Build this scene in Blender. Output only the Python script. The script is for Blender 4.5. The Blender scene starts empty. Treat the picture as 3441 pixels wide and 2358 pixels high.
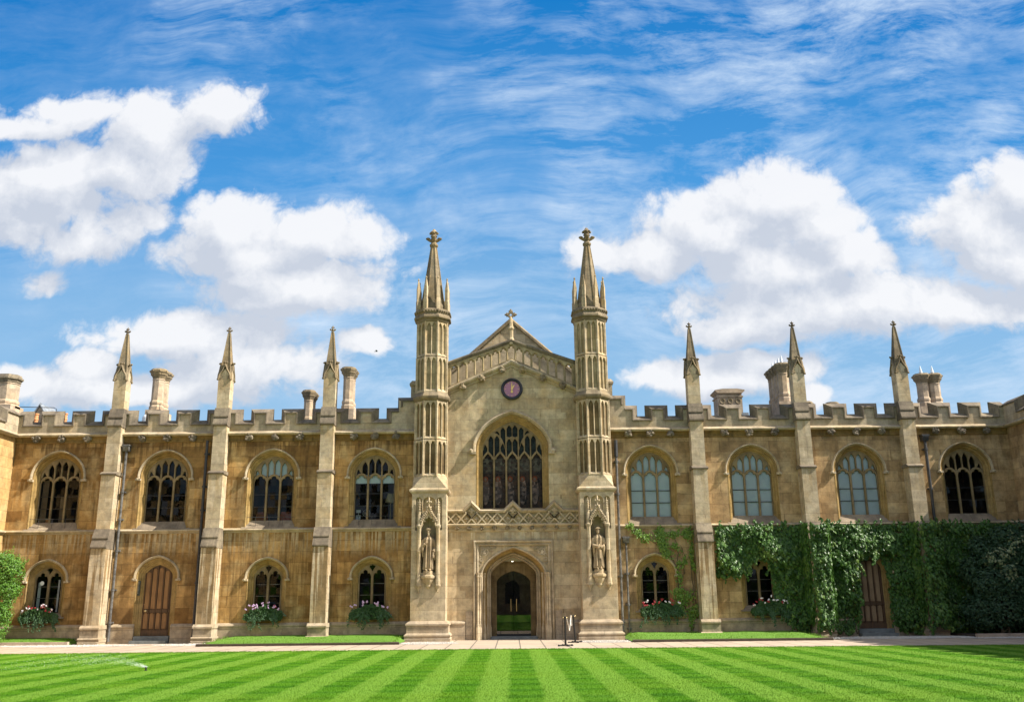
import bpy, bmesh, math, random
from mathutils import Vector, Matrix, noise as mnoise
C = bpy.context; S = C.scene; COL = S.collection
R = math.radians; PI = math.pi
random.seed(7)

# ------------------------------------------------------------------ camera
cd = bpy.data.cameras.new('camera'); cam = bpy.data.objects.new('camera', cd); COL.objects.link(cam)
cd.sensor_fit = 'HORIZONTAL'; cd.sensor_width = 36; cd.lens = 32.61
cd.clip_start = .1; cd.clip_end = 6000
PITCH, ROLL, YAW = .2616, .0104, .0029
_r = Vector((math.cos(YAW), -math.sin(YAW), 0)); _h = Vector((math.sin(YAW), math.cos(YAW), 0)); _z = Vector((0, 0, 1))
_f = _h*math.cos(PITCH) + _z*math.sin(PITCH); _u = -_h*math.sin(PITCH) + _z*math.cos(PITCH)
_R = _r*math.cos(ROLL) - _u*math.sin(ROLL); _U = _r*math.sin(ROLL) + _u*math.cos(ROLL)
M = Matrix((_R, _U, -_f)).transposed().to_4x4(); M.translation = Vector((-.082, -40, 1.5))
cam.matrix_world = M
S.camera = cam

# ------------------------------------------------------------------ exposure, sun
S.view_settings.view_transform = 'Standard'; S.view_settings.look = 'None'
S.view_settings.gamma = 1; S.view_settings.use_curve_mapping = False
S.view_settings.exposure = 1.0
SUN = Vector((1, -.22, 1.03)).normalized()
sl = bpy.data.lights.new('sun', 'SUN'); sl.energy = 5; sl.angle = R(.5); sl.color = (1, .93, .82)
so = bpy.data.objects.new('sun', sl); COL.objects.link(so)
so.rotation_euler = SUN.to_track_quat('Z', 'Y').to_euler(); so.location = SUN*80

# ------------------------------------------------------------------ node helper
class NB:
    def __init__(s, tree): s.t = tree
    def n(s, typ, ins=None, **props):
        d = s.t.nodes.new(typ)
        for k, v in props.items(): setattr(d, k, v)
        for k, v in (ins or {}).items():
            sk = d.inputs[k]
            if isinstance(v, bpy.types.NodeSocket): s.t.links.new(v, sk)
            else: sk.default_value = v
        return d
    def m(s, op, a, b=0., c=None, clamp=False):
        i = {0: a, 1: b}
        if c is not None: i[2] = c
        return s.n('ShaderNodeMath', i, operation=op, use_clamp=clamp).outputs[0]
    def v(s, op, a, b=(0, 0, 0), out=0):
        return s.n('ShaderNodeVectorMath', {0: a, 1: b}, operation=op).outputs[out]
    def xyz(s, x, y, z): return s.n('ShaderNodeCombineXYZ', {0: x, 1: y, 2: z}).outputs[0]
    def sep(s, v): return s.n('ShaderNodeSeparateXYZ', {0: v}).outputs
    def noise(s, vec, scale, detail=4, rough=.55, dist=0., out=0, dim='3D'):
        return s.n('ShaderNodeTexNoise', {'Vector': vec, 'Scale': scale, 'Detail': detail, 'Roughness': rough, 'Distortion': dist}, noise_dimensions=dim).outputs[out]
    def mr(s, v, a, b, c=0., d=1., smooth=True):
        return s.n('ShaderNodeMapRange', {0: v, 1: a, 2: b, 3: c, 4: d}, interpolation_type='SMOOTHSTEP' if smooth else 'LINEAR').outputs[0]
    def mix(s, f, a, b, mode='MIX'):
        d = s.n('ShaderNodeMix', data_type='RGBA', blend_type=mode)
        for k, v in ((0, f), (6, a), (7, b)):
            if isinstance(v, bpy.types.NodeSocket): s.t.links.new(v, d.inputs[k])
            else: d.inputs[k].default_value = v if k == 0 else (tuple(v)+(1,))[:4]
        return d.outputs[2]

# ------------------------------------------------------------------ world: daylight sky with clouds
W = bpy.data.worlds.new('World'); S.world = W; W.use_nodes = True
wt = W.node_tree; wt.nodes.clear(); wb = NB(wt)
CUM = [('A1',-0.425,0.535,0.060,0.052),('A2',-0.535,0.479,0.086,0.051),('A3',-0.583,0.454,0.06,0.044),('A4',-0.585,0.546,0.070,0.017),('A5',-0.452,0.491,0.079,0.032),
('B1',-0.319,0.412,0.062,0.039),('B2',-0.219,0.406,0.071,0.036),('B3',-0.24,0.349,0.11,0.036),('B4',-0.289,0.384,0.09,0.031),
('C1',-0.352,0.289,0.111,0.027),('C2',-0.463,0.25,0.039,0.021),('C3',-0.292,0.253,0.096,0.029),('C4',-0.16,0.278,0.027,0.014),('C5',-0.404,0.228,0.159,0.019),('C6',-0.529,0.237,0.04,0.018),
('D1',0.309,0.448,0.074,0.043),('D2',0.249,0.412,0.096,0.042),('D3',0.167,0.383,0.075,0.027),('D4',0.362,0.420,0.044,0.027),('D5',0.313,0.363,0.095,0.033),('D6',0.354,0.322,0.139,0.04),('D7',0.263,0.29,0.057,0.021),('D8',0.509,0.309,0.094,0.025),('D9',0.398,0.378,0.040,0.030),
('E1',0.548,0.412,0.072,0.046),('E2',0.606,0.453,0.054,0.043),('E3',0.575,0.372,0.066,0.027),('F1',0.226,0.234,0.094,0.02),('F2',0.281,0.247,0.073,0.015),('F3',0.322,0.215,0.026,0.013)]
THIN = [('S1',-0.446,0.424,0.03,0.024),('S2',-0.491,0.401,0.05,0.025),('S3',-0.523,0.357,0.025,0.014),('S4',-0.413,0.429,0.022,0.018),('A6',-0.352,0.572,0.05,0.026),('A7',-.5,.565,.1,.02),('G1',0.099,0.384,0.045,0.022)]
grp = bpy.data.node_groups.new('cloud_density', 'ShaderNodeTree')
grp.interface.new_socket('Vector', in_out='INPUT', socket_type='NodeSocketVector')
grp.interface.new_socket('Value', in_out='OUTPUT', socket_type='NodeSocketFloat')
gb = NB(grp); gi = grp.nodes.new('NodeGroupInput').outputs[0]
wq = gb.v('SUBTRACT', gb.noise(gi, 11, 4, .55, 0, 1, '2D'), (.5, .5, .5))
wp = gb.v('MULTIPLY_ADD', wq, (.034, .028, 0)); grp.links.new(gi, wp.node.inputs[2])
acc = None
for lst, amp in ((CUM, 1.), (THIN, .56)):
    for nm, x, y, a, b in lst:
        e = gb.v('MULTIPLY', gb.v('SUBTRACT', wp, (x, y, 0)), (1/(a*1.20), 1/(b*1.26), 0))
        d = gb.m('MULTIPLY', gb.m('SUBTRACT', 1., gb.v('LENGTH', e, out=1)), amp)
        acc = d if acc is None else gb.n('ShaderNodeMath', {0: acc, 1: d, 2: .10}, operation='SMOOTH_MAX').outputs[0]
acc = gb.m('MAXIMUM', acc, -.6)
# rounded billows of shrinking size
vo = gb.n('ShaderNodeTexVoronoi', {'Vector': gb.v('ADD', wp, gb.v('MULTIPLY', wq, (.02, .02, 0))), 'Scale': 17., 'Detail': 4., 'Roughness': .56, 'Lacunarity': 2.3}, feature='F1', voronoi_dimensions='2D', normalize=True).outputs[0]
fb = gb.noise(gi, 13, 7, .6, 0, 0, '2D')
dn = gb.m('ADD', acc, gb.m('ADD', gb.m('MULTIPLY', gb.m('SUBTRACT', .40, vo), 1.15), gb.m('MULTIPLY', gb.m('SUBTRACT', fb, .5), .75)))
go = grp.nodes.new('NodeGroupOutput'); grp.links.new(dn, go.inputs[0])

tc = wt.nodes.new('ShaderNodeTexCoord').outputs['Generated']
sx, sy, sz = wb.sep(tc)[:3]
ay = wb.m('MAXIMUM', wb.m('ABSOLUTE', sy), .25)
uu = wb.m('DIVIDE', sx, ay); vv = wb.m('DIVIDE', sz, ay)
P = wb.xyz(uu, vv, 0.)
def dens(v):
    g = wt.nodes.new('ShaderNodeGroup'); g.node_tree = grp; wt.links.new(v, g.inputs[0]); return g.outputs[0]
D0 = dens(P); D1 = dens(wb.v('ADD', P, (.018, .040, 0)))
alpha = wb.mr(D0, .0, .42)
lit = wb.mr(wb.m('SUBTRACT', D0, D1), -.30, .50, 0., 1., False)
sky = wb.n('ShaderNodeTexSky', sky_type='NISHITA', sun_disc=False, sun_elevation=math.asin(SUN.z), sun_rotation=math.atan2(SUN.x, SUN.y), air_density=1., dust_density=.3, ozone_density=2.5)
rp = wb.n('ShaderNodeValToRGB', {0: vv}); el = rp.color_ramp.elements
for i, (q, c_) in enumerate(((0., (.40, .60, .80)), (.22, (.34, .58, .84)), (.34, (.25, .51, .83)), (.47, (.075, .355, .79)), (.72, (.004, .215, .64)), (1., (.008, .15, .50)))):
    e_ = el[i] if i < 2 else el.new(q)
    e_.position = q; e_.color = c_+(1,)
ramp = wb.mix(1., rp.outputs[0], (8.2, 8.2, 8.2), 'MULTIPLY')
blue = wb.mix(.85, wb.mix(1., sky.outputs[0], (.5, 1.0, 1.25), 'MULTIPLY'), ramp)
# high thin cirrus, drawn out in irregular streaks
cw = wb.v('ADD', P, wb.v('MULTIPLY', wb.v('SUBTRACT', wb.noise(P, 2.6, 3, .5, 0, 1, '2D'), (.5, .5, .5)), (.22, .11, 0)))
px, py, _ = wb.sep(cw)[:3]
st = wb.xyz(wb.m('ADD', wb.m('MULTIPLY', px, 2.6), wb.m('MULTIPLY', py, 1.4)), wb.m('ADD', wb.m('MULTIPLY', py, 10), wb.m('MULTIPLY', px, -1.6)), 0.)
c1 = wb.noise(st, 1.3, 9, .70, .15, 0, '2D')
c2 = wb.noise(wb.v('ADD', P, (3.1, 1.7, 0)), 4.2, 5, .55, 0, 0, '2D')
c3 = wb.noise(wb.v('MULTIPLY', cw, (9, 26, 1)), 1.6, 7, .66, 0, 0, '2D')
mask = wb.mr(wb.m('ADD', c2, wb.m('MULTIPLY', uu, .30)), .33, .68)
cir = wb.m('MULTIPLY', wb.mr(wb.m('ADD', wb.m('MULTIPLY', c1, .7), wb.m('MULTIPLY', c3, .3)), .41, .70, 0., 1., False), wb.m('ADD', .14, wb.m('MULTIPLY', mask, .80)))
ccol = wb.mix(lit, (5.1, 5.5, 6.3), (7.95, 8.0, 8.2))
col = wb.mix(cir, blue, (5.6, 6.8, 8.3))
col = wb.mix(wb.m('MULTIPLY', alpha, .95), col, ccol)
# unseen bright sky behind the viewer and round the sun, added as facade fill
back_fill = wb.m('MULTIPLY', wb.mr(wb.m('MULTIPLY', sy, -1.), .02, .45), wb.mr(wb.noise(tc, 2.2, 4, .55), .30, .62))
col = wb.mix(wb.m('MULTIPLY', back_fill, .5), col, (9.6, 9.8, 10.2))
sun_fill = wb.mr(wb.n('ShaderNodeVectorMath', {0: tc, 1: tuple(SUN)}, operation='DOT_PRODUCT').outputs['Value'], .55, 1.)
col = wb.mix(wb.m('MULTIPLY', sun_fill, .6), col, (18., 17.5, 16.5))
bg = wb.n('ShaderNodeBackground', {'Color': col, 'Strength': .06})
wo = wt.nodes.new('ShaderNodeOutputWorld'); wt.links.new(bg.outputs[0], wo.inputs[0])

# ------------------------------------------------------------------ materials
MATS = {}
def new_mat(name):
    m = bpy.data.materials.new(name); m.use_nodes = True; m.node_tree.nodes.clear()
    b = NB(m.node_tree); o = m.node_tree.nodes.new('ShaderNodeOutputMaterial')
    p = b.n('ShaderNodeBsdfPrincipled'); m.node_tree.links.new(p.outputs[0], o.inputs[0])
    MATS[name] = m
    return m, b, p, o
def setp(b, p, **kw):
    for k, v in kw.items():
        k = k.replace('_', ' ')
        if isinstance(v, bpy.types.NodeSocket): b.t.links.new(v, p.inputs[k])
        else: p.inputs[k].default_value = (tuple(v)+(1,))[:4] if isinstance(v, tuple) else v

def stone(name, c1, c2, c3, c4, bw=1.0, bh=.45, mortar=.55, patch=.6, streak=.35, grain=.2, runs=None, seed=0., msize=.0075, mott=.42):
    """Ashlar: blocks c1..c2, warm patches c3, dark stain c4; runs = (z0, z1) of washed streaks below a string."""
    m, b, p, o = new_mat(name)
    g = b.n('ShaderNodeNewGeometry'); pos = g.outputs['Position']; nor = g.outputs['Normal']
    x, y, z = b.sep(pos)[:3]; nx, ny, nz = b.sep(nor)[:3]
    side = b.m('GREATER_THAN', b.m('ABSOLUTE', nx), .72)
    u = b.m('ADD', b.m('MULTIPLY', x, b.m('SUBTRACT', 1., side)), b.m('MULTIPLY', y, side))
    # uneven block lengths: shift u a little with height
    wob = b.m('MULTIPLY', b.noise(b.xyz(b.m('MULTIPLY', u, .9), b.m('FLOOR', b.m('DIVIDE', z, bh)), seed), 1.3, 1), .9)
    vec = b.xyz(b.m('ADD', u, wob), b.m('ADD', z, 5.), 0.)
    br = b.n('ShaderNodeTexBrick', {'Vector': vec, 'Color1': (0, 0, 0, 1), 'Color2': (1, 1, 1, 1), 'Mortar': (.5, .5, .5, 1), 'Scale': 1., 'Mortar Size': msize, 'Mortar Smooth': .4, 'Bias': 0., 'Brick Width': bw, 'Row Height': bh}, offset=.5, squash=1)
    tone = b.n('ShaderNodeSeparateColor', {0: br.outputs[0]}).outputs[0]
    joint = br.outputs[1]
    so_ = b.v('ADD', pos, (seed*3.1, 0, seed*1.7))
    n1 = b.noise(so_, .9, 5, .6)
    n2 = b.noise(b.v('ADD', so_, (17, 3, 9)), .55, 4, .55)
    n3 = b.noise(so_, 26, 5, .65)
    n4 = b.noise(so_, 6, 5, .65)
    sv = b.xyz(b.m('MULTIPLY', u, 3.4), b.m('MULTIPLY', z, .30), seed)
    ns = b.noise(sv, 1.4, 6, .62)
    t2 = b.m('ADD', b.m('MULTIPLY', tone, .80), b.m('MULTIPLY', n4, .22), clamp=True)
    c = b.mix(t2, c1, c2)
    c = b.mix(b.m('MULTIPLY', b.mr(n1, .46, .68), patch), c, c3)
    c = b.mix(b.m('MULTIPLY', b.mr(n2, .50, .74), streak), c, c4)
    c = b.mix(b.m('MULTIPLY', b.mr(ns, .50, .72), streak), c, c4)
    if runs:
        for (z0, z1, k, colr) in runs:
            band = b.m('MULTIPLY', b.mr(z, z0, z0+(z1-z0)*.75), b.m('LESS_THAN', z, z1))
            rv = b.xyz(b.m('MULTIPLY', u, 5.5), b.m('MULTIPLY', z, .22), seed+2)
            rn = b.mr(b.noise(rv, 1.3, 4, .6), .46, .56)
            c = b.mix(b.m('MULTIPLY', b.m('MULTIPLY', rn, band), k), c, colr)
    c = b.mix(b.m('MULTIPLY', joint, mortar), c, tuple(k*.55 for k in c4))
    gr = b.m('ADD', 1.-grain*.5, b.m('MULTIPLY', b.m('ADD', b.m('MULTIPLY', n3, .6), b.m('MULTIPLY', n4, .4)), grain))
    c = b.mix(1., c, b.n('ShaderNodeCombineColor', {0: gr, 1: gr, 2: gr}).outputs[0], 'MULTIPLY')
    mo = b.mr(b.noise(b.v('ADD', so_, (5, 8, 2)), 2.7, 8, .74), .30, .70, 1-mott, 1+mott*.75, False)
    c = b.mix(1., c, b.n('ShaderNodeCombineColor', {0: mo, 1: b.m('ADD', b.m('MULTIPLY', mo, .96), .03), 2: b.m('ADD', b.m('MULTIPLY', mo, .9), .09)}).outputs[0], 'MULTIPLY')
    hgt = b.m('SUBTRACT', b.m('ADD', b.m('MULTIPLY', n3, .5), b.m('MULTIPLY', n4, .7)), b.m('MULTIPLY', joint, .8))
    bp = b.n('ShaderNodeBump', {'Strength': .5, 'Distance': .02, 'Height': hgt})
    setp(b, p, Base_Color=c, Roughness=.92, Normal=bp.outputs[0])
    p.inputs['Specular IOR Level'].default_value = .15
    return m
PALE = (.50, .42, .27)
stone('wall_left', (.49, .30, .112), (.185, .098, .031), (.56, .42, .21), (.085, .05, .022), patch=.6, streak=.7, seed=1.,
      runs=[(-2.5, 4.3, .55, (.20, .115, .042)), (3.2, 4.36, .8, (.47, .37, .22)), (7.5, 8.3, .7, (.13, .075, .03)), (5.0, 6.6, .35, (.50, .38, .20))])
stone('wall_right', (.50, .345, .175), (.255, .16, .075), (.54, .41, .235), (.14, .09, .05), patch=.6, streak=.55, seed=2.,
      runs=[(3.35, 4.36, .5, (.52, .42, .26)), (7.6, 8.3, .4, (.24, .17, .09))])
stone('chapel_stone', (.55, .455, .30), (.385, .30, .18), (.45, .295, .13), (.21, .135, .07), bw=1.05, bh=.47, patch=.55, streak=.36, seed=3.,
      runs=[(3.75, 4.34, .8, (.50, .44, .31)), (9.3, 10.0, .3, (.33, .24, .13))])
stone('pale_stone', (.54, .45, .305), (.395, .315, .20), (.43, .285, .12), (.21, .145, .085), bw=.9, bh=.47, patch=.4, streak=.25, mortar=.4, seed=4.)
stone('parapet_stone', (.45, .38, .275), (.33, .27, .185), (.44, .29, .115), (.19, .145, .085), bw=1.2, bh=.5, patch=.35, streak=.3, mortar=.4, seed=5.)
stone('trim_stone', (.48, .40, .285), (.36, .29, .185), (.38, .27, .12), (.20, .145, .08), bw=.7, bh=.62, patch=.4, streak=.25, mortar=.3, seed=6.)
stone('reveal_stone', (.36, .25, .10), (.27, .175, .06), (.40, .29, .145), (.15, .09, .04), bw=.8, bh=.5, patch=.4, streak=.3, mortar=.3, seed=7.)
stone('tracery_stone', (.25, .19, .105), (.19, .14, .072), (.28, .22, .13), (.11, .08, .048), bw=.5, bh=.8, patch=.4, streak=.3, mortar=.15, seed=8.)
stone('turret_stone', (.54, .445, .30), (.405, .315, .195), (.40, .275, .12), (.17, .12, .065), bw=.8, bh=.5, patch=.5, streak=.5, mortar=.35, seed=9.)
stone('coping_stone', (.20, .165, .12), (.145, .118, .088), (.36, .30, .2), (.05, .045, .038), bw=.8, bh=.5, patch=.45, streak=.6, mortar=.3, grain=.7, seed=10.)
stone('spire_stone', (.27, .22, .145), (.205, .16, .10), (.34, .23, .09), (.09, .072, .048), bw=.9, bh=.5, patch=.4, streak=.5, mortar=.3, seed=11.)
stone('buttress_stone', (.55, .46, .325), (.405, .33, .215), (.45, .305, .135), (.22, .16, .095), bw=.9, bh=.47, patch=.4, streak=.3, mortar=.4, seed=4.,
      runs=[(-1.5, 3.72, 1.0, (.20, .135, .065)), (-1., 3.73, .7, (.26, .18, .09)), (5.2, 6.8, .45, (.36, .255, .12)), (8.2, 8.95, .5, (.38, .26, .11))])
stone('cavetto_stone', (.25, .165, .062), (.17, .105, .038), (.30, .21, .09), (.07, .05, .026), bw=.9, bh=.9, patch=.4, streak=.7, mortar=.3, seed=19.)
stone('plinth_stone', (.42, .35, .25), (.34, .27, .185), (.40, .29, .15), (.20, .16, .11), bw=1.3, bh=.34, patch=.4, streak=.4, seed=12.)
stone('chimney_stone', (.50, .40, .29), (.41, .31, .21), (.46, .33, .18), (.2, .16, .12), bw=.5, bh=.42, patch=.4, streak=.35, mortar=.3, seed=13.)
stone('statue_stone', (.42, .33, .21), (.36, .27, .16), (.33, .22, .10), (.14, .10, .06), bw=9, bh=9, mortar=0., patch=.4, streak=.5, seed=14.)
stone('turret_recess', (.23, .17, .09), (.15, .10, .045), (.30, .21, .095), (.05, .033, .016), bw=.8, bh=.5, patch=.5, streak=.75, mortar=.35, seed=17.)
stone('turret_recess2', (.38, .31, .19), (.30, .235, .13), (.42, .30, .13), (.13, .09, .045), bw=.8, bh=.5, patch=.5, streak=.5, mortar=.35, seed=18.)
stone('sill_stone', (.25, .20, .145), (.20, .16, .11), (.34, .28, .19), (.09, .075, .06), bw=2, bh=.5, patch=.5, streak=.5, grain=.5, seed=15.)
stone('side_stone', (.50, .33, .145), (.42, .26, .10), (.52, .40, .21), (.25, .15, .06), patch=.5, streak=.3, seed=16.)

def plain(name, col, rough=.6, metal=0., var=0., scale=8, spec=.5, emit=None, bump=0.):
    m, b, p, o = new_mat(name)
    c = col
    if var or bump:
        g = b.n('ShaderNodeNewGeometry').outputs['Position']; nz = b.noise(g, scale, 5, .6)
        if var:
            k = b.mr(nz, .3, .7, 1-var, 1+var, False)
            c = b.mix(1., col, b.n('ShaderNodeCombineColor', {0: k, 1: k, 2: k}).outputs[0], 'MULTIPLY')
        if bump: setp(b, p, Normal=b.n('ShaderNodeBump', {'Strength': bump, 'Distance': .02, 'Height': nz}).outputs[0])
    setp(b, p, Base_Color=c, Roughness=rough, Metallic=metal)
    p.inputs['Specular IOR Level'].default_value = spec
    if emit: p.inputs['Emission Color'].default_value = emit[:3]+(1,); p.inputs['Emission Strength'].default_value = emit[3]
    return m
plain('iron', (.035, .036, .04), .55, 0, .5, 9, .5, bump=.3)
plain('old_iron', (.11, .105, .10), .6, .2, .7, 6, .5, bump=.4)
plain('black_metal', (.012, .012, .013), .4, 0, .2)
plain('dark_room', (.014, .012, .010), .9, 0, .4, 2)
plain('blind', (.74, .80, .84), .85, 0, .04, 2)
plain('curtain', (.20, .14, .09), .9, 0, .25, 5)
plain('white_plastic', (.75, .75, .73), .5)
plain('chair_red', (.30, .075, .045), .7, 0, .2)
plain('lampshade', (.55, .45, .26), .9)
plain('rope', (.74, .70, .62), .8, 0, .15, 30)
plain('terracotta', (.55, .25, .10), .8, 0, .25, 6)
plain('lead', (.22, .24, .26), .6, .2, .3, 3)
plain('roof_slate', (.10, .105, .115), .7, 0, .4, 3)
plain('clock_rim', (.008, .008, .013), .35)
plain('clock_dial', (.34, .15, .24), .55, 0, .08, 6)
plain('gold', (.80, .53, .17), .35, .7)
plain('brass', (.7, .55, .28), .3, .8)
plain('lamp_glow', (1, .95, .8), .5, 0, emit=(1, .93, .75, 3.))
plain('board_green', (.018, .032, .034), .45)
plain('board_text', (.42, .45, .44), .6)
plain('step_stone', (.15, .165, .165), .85, 0, .3, 4, bump=.3)
plain('pebble', (.46, .43, .38), .85, 0, .3, 14)
plain('water_droplets', (.8, .85, .88), .1, 0, spec=1.)
plain('bird_dark', (.10, .11, .13), .8)
plain('bark', (.10, .075, .045), .95, 0, .4, 12, bump=.5)
plain('trough', (.07, .05, .035), .8)
plain('soil', (.05, .035, .022), .95, 0, .4, 12)
plain('red_petal', (.30, .012, .02), .6, 0, .3, 30)
plain('white_petal', (.75, .68, .74), .6, 0, .12, 30)
plain('lilac_petal', (.55, .36, .60), .6, 0, .2, 30)
plain('porch_ceiling', (.36, .33, .24), .9)

def wood(name, ca, cb, sc=1.):
    m, b, p, o = new_mat(name)
    x, y, z = b.sep(b.n('ShaderNodeNewGeometry').outputs['Position'])[:3]
    v = b.xyz(b.m('MULTIPLY', x, 22), b.m('MULTIPLY', y, 22), b.m('MULTIPLY', z, 1.1))
    n1 = b.noise(v, 1.6*sc, 5, .6, .6); n2 = b.noise(b.xyz(x, y, z), 2.2, 3)
    c = b.mix(b.mr(b.m('ADD', n1, b.m('MULTIPLY', b.m('SUBTRACT', n2, .5), .7)), .32, .7), ca, cb)
    setp(b, p, Base_Color=c, Roughness=.6, Normal=b.n('ShaderNodeBump', {'Strength': .3, 'Distance': .01, 'Height': n1}).outputs[0])
wood('oak', (.27, .138, .048), (.175, .084, .028))
wood('oak_dark', (.115, .058, .023), (.065, .032, .013))
wood('oak_grey', (.27, .18, .098), (.19, .12, .06))

# glass: mirror-like front over a clear body
def glass(name, tint, ior, rough, body):
    m, b, p, o = new_mat(name); m.node_tree.nodes.remove(p)
    g = b.n('ShaderNodeNewGeometry').outputs['Position']
    bp = b.n('ShaderNodeBump', {'Strength': .12 if body < .3 else .015, 'Distance': .02, 'Height': b.noise(g, 2.2, 2)}).outputs[0]
    if body < .3:                       # each small leaded pane sits at its own slight tilt
        x, y, z = b.sep(g)[:3]
        cell = b.xyz(b.m('FLOOR', b.m('MULTIPLY', x, 4.1)), b.m('FLOOR', b.m('MULTIPLY', z, 3.3)), b.m('FLOOR', b.m('MULTIPLY', y, .5)))
        wn = b.n('ShaderNodeTexWhiteNoise', {'Vector': cell}).outputs['Color']
        tl = b.v('MULTIPLY', b.v('SUBTRACT', wn, (.5, .5, .5)), (.10, .0, .16))
        bp = b.v('NORMALIZE', b.v('ADD', bp, tl))
    fr = b.n('ShaderNodeFresnel', {'IOR': ior, 'Normal': bp}).outputs[0]
    gl = b.n('ShaderNodeBsdfGlossy', {'Color': (1, 1, 1, 1), 'Roughness': rough, 'Normal': bp}).outputs[0]
    tr = b.n('ShaderNodeBsdfTransparent', {'Color': tint+(1,)}).outputs[0]
    di = b.n('ShaderNodeBsdfDiffuse', {'Color': (.012, .012, .013, 1)}).outputs[0]
    mx = b.n('ShaderNodeMixShader', {0: body, 1: tr, 2: di}).outputs[0]
    mx = b.n('ShaderNodeMixShader', {0: fr, 1: mx, 2: gl}).outputs[0]
    m.node_tree.links.new(mx, o.inputs[0])
glass('window_glass', (.80, .84, .84), 1.3, .02, .15)
glass('door_glass', (.4, .44, .44), 1.75, .01, .5)

# stained glass: dark, with lead lines and muted colour
m, b, p, o = new_mat('stained_glass')
x, y, z = b.sep(b.n('ShaderNodeNewGeometry').outputs['Position'])[:3]
vv_ = b.xyz(x, z, 0.)
vo = b.n('ShaderNodeTexVoronoi', {'Vector': vv_, 'Scale': 9.}, feature='F1')
ve = b.n('ShaderNodeTexVoronoi', {'Vector': vv_, 'Scale': 9.}, feature='DISTANCE_TO_EDGE')
cc = b.n('ShaderNodeSeparateColor', {0: vo.outputs['Color']}).outputs
lx = b.m('SUBTRACT', b.m('MODULO', b.m('ADD', x, 10.48), .532), .266)      # centre of each light
ell = lambda cz, a, c_: b.m('LESS_THAN', b.m('ADD', b.m('POWER', b.m('ABSOLUTE', b.m('DIVIDE', lx, a)), 2.), b.m('POWER', b.m('ABSOLUTE', b.m('DIVIDE', b.m('SUBTRACT', z, cz), c_)), 2.)), 1.)
cA = b.mix(cc[0], (.008, .007, .008), (.045, .028, .020))
canopy = b.m('MULTIPLY', b.mr(z, 6.8, 6.95), b.m('LESS_THAN', z, 7.45))
cA = b.mix(b.m('MULTIPLY', canopy, cc[1]), cA, (.085, .08, .062))
cA = b.mix(b.m('MULTIPLY', ell(6.05, .16, .6), cc[2]), cA, (.17, .12, .10))
cA = b.mix(b.m('MULTIPLY', b.m('MULTIPLY', ell(5.9, .2, .34), cc[0]), .6), cA, (.04, .04, .05))
cA = b.mix(ell(6.56, .115, .115), cA, (.12, .032, .013))
cA = b.mix(ell(6.54, .055, .075), cA, (.11, .08, .06))
cA = b.mix(b.m('GREATER_THAN', z, 7.6), cA, b.mix(cc[1], (.008, .010, .012), (.022, .032, .03)))
gx = b.m('LESS_THAN', b.m('MODULO', b.m('ADD', z, 10.), .30), .014)
ld = b.m('MAXIMUM', b.m('LESS_THAN', ve.outputs[0], .022), gx)
cA = b.mix(b.m('MULTIPLY', ld, .7), cA, (.035, .037, .04))
setp(b, p, Base_Color=cA, Roughness=.5); p.inputs['Specular IOR Level'].default_value = .08

def leaf(name, ca, cb, cc_, rough=.45, spec=.5, trans=.25):
    m, b, p, o = new_mat(name)
    r = b.n('ShaderNodeNewGeometry').outputs['Random Per Island']
    pos = b.n('ShaderNodeNewGeometry').outputs['Position']
    n = b.noise(pos, 1.1, 3)
    c = b.mix(b.mr(r, 0., .8, 0, 1, False), ca, cb)
    c = b.mix(b.mr(b.m('ADD', b.m('MULTIPLY', r, .25), n), .68, .9), c, cc_)
    setp(b, p, Base_Color=c, Roughness=rough); p.inputs['Specular IOR Level'].default_value = spec
    tl = b.n('ShaderNodeBsdfTranslucent', {'Color': c}).outputs[0]
    mx = b.n('ShaderNodeMixShader', {0: trans, 1: p.outputs[0], 2: tl}).outputs[0]
    m.node_tree.links.new(mx, o.inputs[0])
leaf('creeper_leaf', (.022, .068, .011), (.068, .152, .022), (.14, .22, .04), .46, .38, .15)
leaf('young_leaf', (.10, .20, .025), (.16, .27, .035), (.22, .30, .05), .45)
leaf('shrub_leaf', (.026, .066, .028), (.055, .11, .048), (.085, .14, .07), .45, .35)
leaf('pale_leaf', (.22, .28, .12), (.34, .37, .2), (.42, .33, .18), .5)
leaf('bush_leaf', (.07, .19, .018), (.12, .26, .028), (.17, .30, .035), .45)
leaf('box_leaf', (.025, .070, .018), (.05, .11, .03), (.075, .14, .05), .55, .3)
leaf('trailing_leaf', (.045, .10, .045), (.075, .14, .07), (.10, .17, .09), .6, .3)
leaf('grass_blade', (.10, .22, .012), (.16, .30, .02), (.20, .32, .03), .55, .3, .35)

# mown lawn with stripes
m, b, p, o = new_mat('lawn_grass')
pos = b.n('ShaderNodeNewGeometry').outputs['Position']; x, y, z = b.sep(pos)[:3]
wx = b.m('MULTIPLY', b.m('SUBTRACT', b.noise(pos, 1.1, 5, .65), .5), .22)
wy = b.m('MULTIPLY', b.m('SUBTRACT', b.noise(b.v('MULTIPLY', pos, (.5, 1, 1)), 1.9, 4, .6), .5), .8)
sX = b.m('SINE', b.m('MULTIPLY', b.m('ADD', b.m('SUBTRACT', x, -.14), wx), 2*PI/1.165))      # > 0 dark band
dark = b.m('MULTIPLY', b.mr(sX, -.35, .35), b.mr(b.noise(pos, .5, 4, .6), .25, .6, .55, 1.))
sY = b.m('SINE', b.m('MULTIPLY', b.m('ADD', y, wy), 2*PI/1.14))
n8 = b.noise(pos, 70, 3, .7); n9 = b.noise(b.v('MULTIPLY', pos, (1, .5, 1)), 20, 4, .65); nL = b.noise(pos, .35, 3)
c = b.mix(dark, (.135, .270, .026), (.062, .186, .003))
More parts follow.
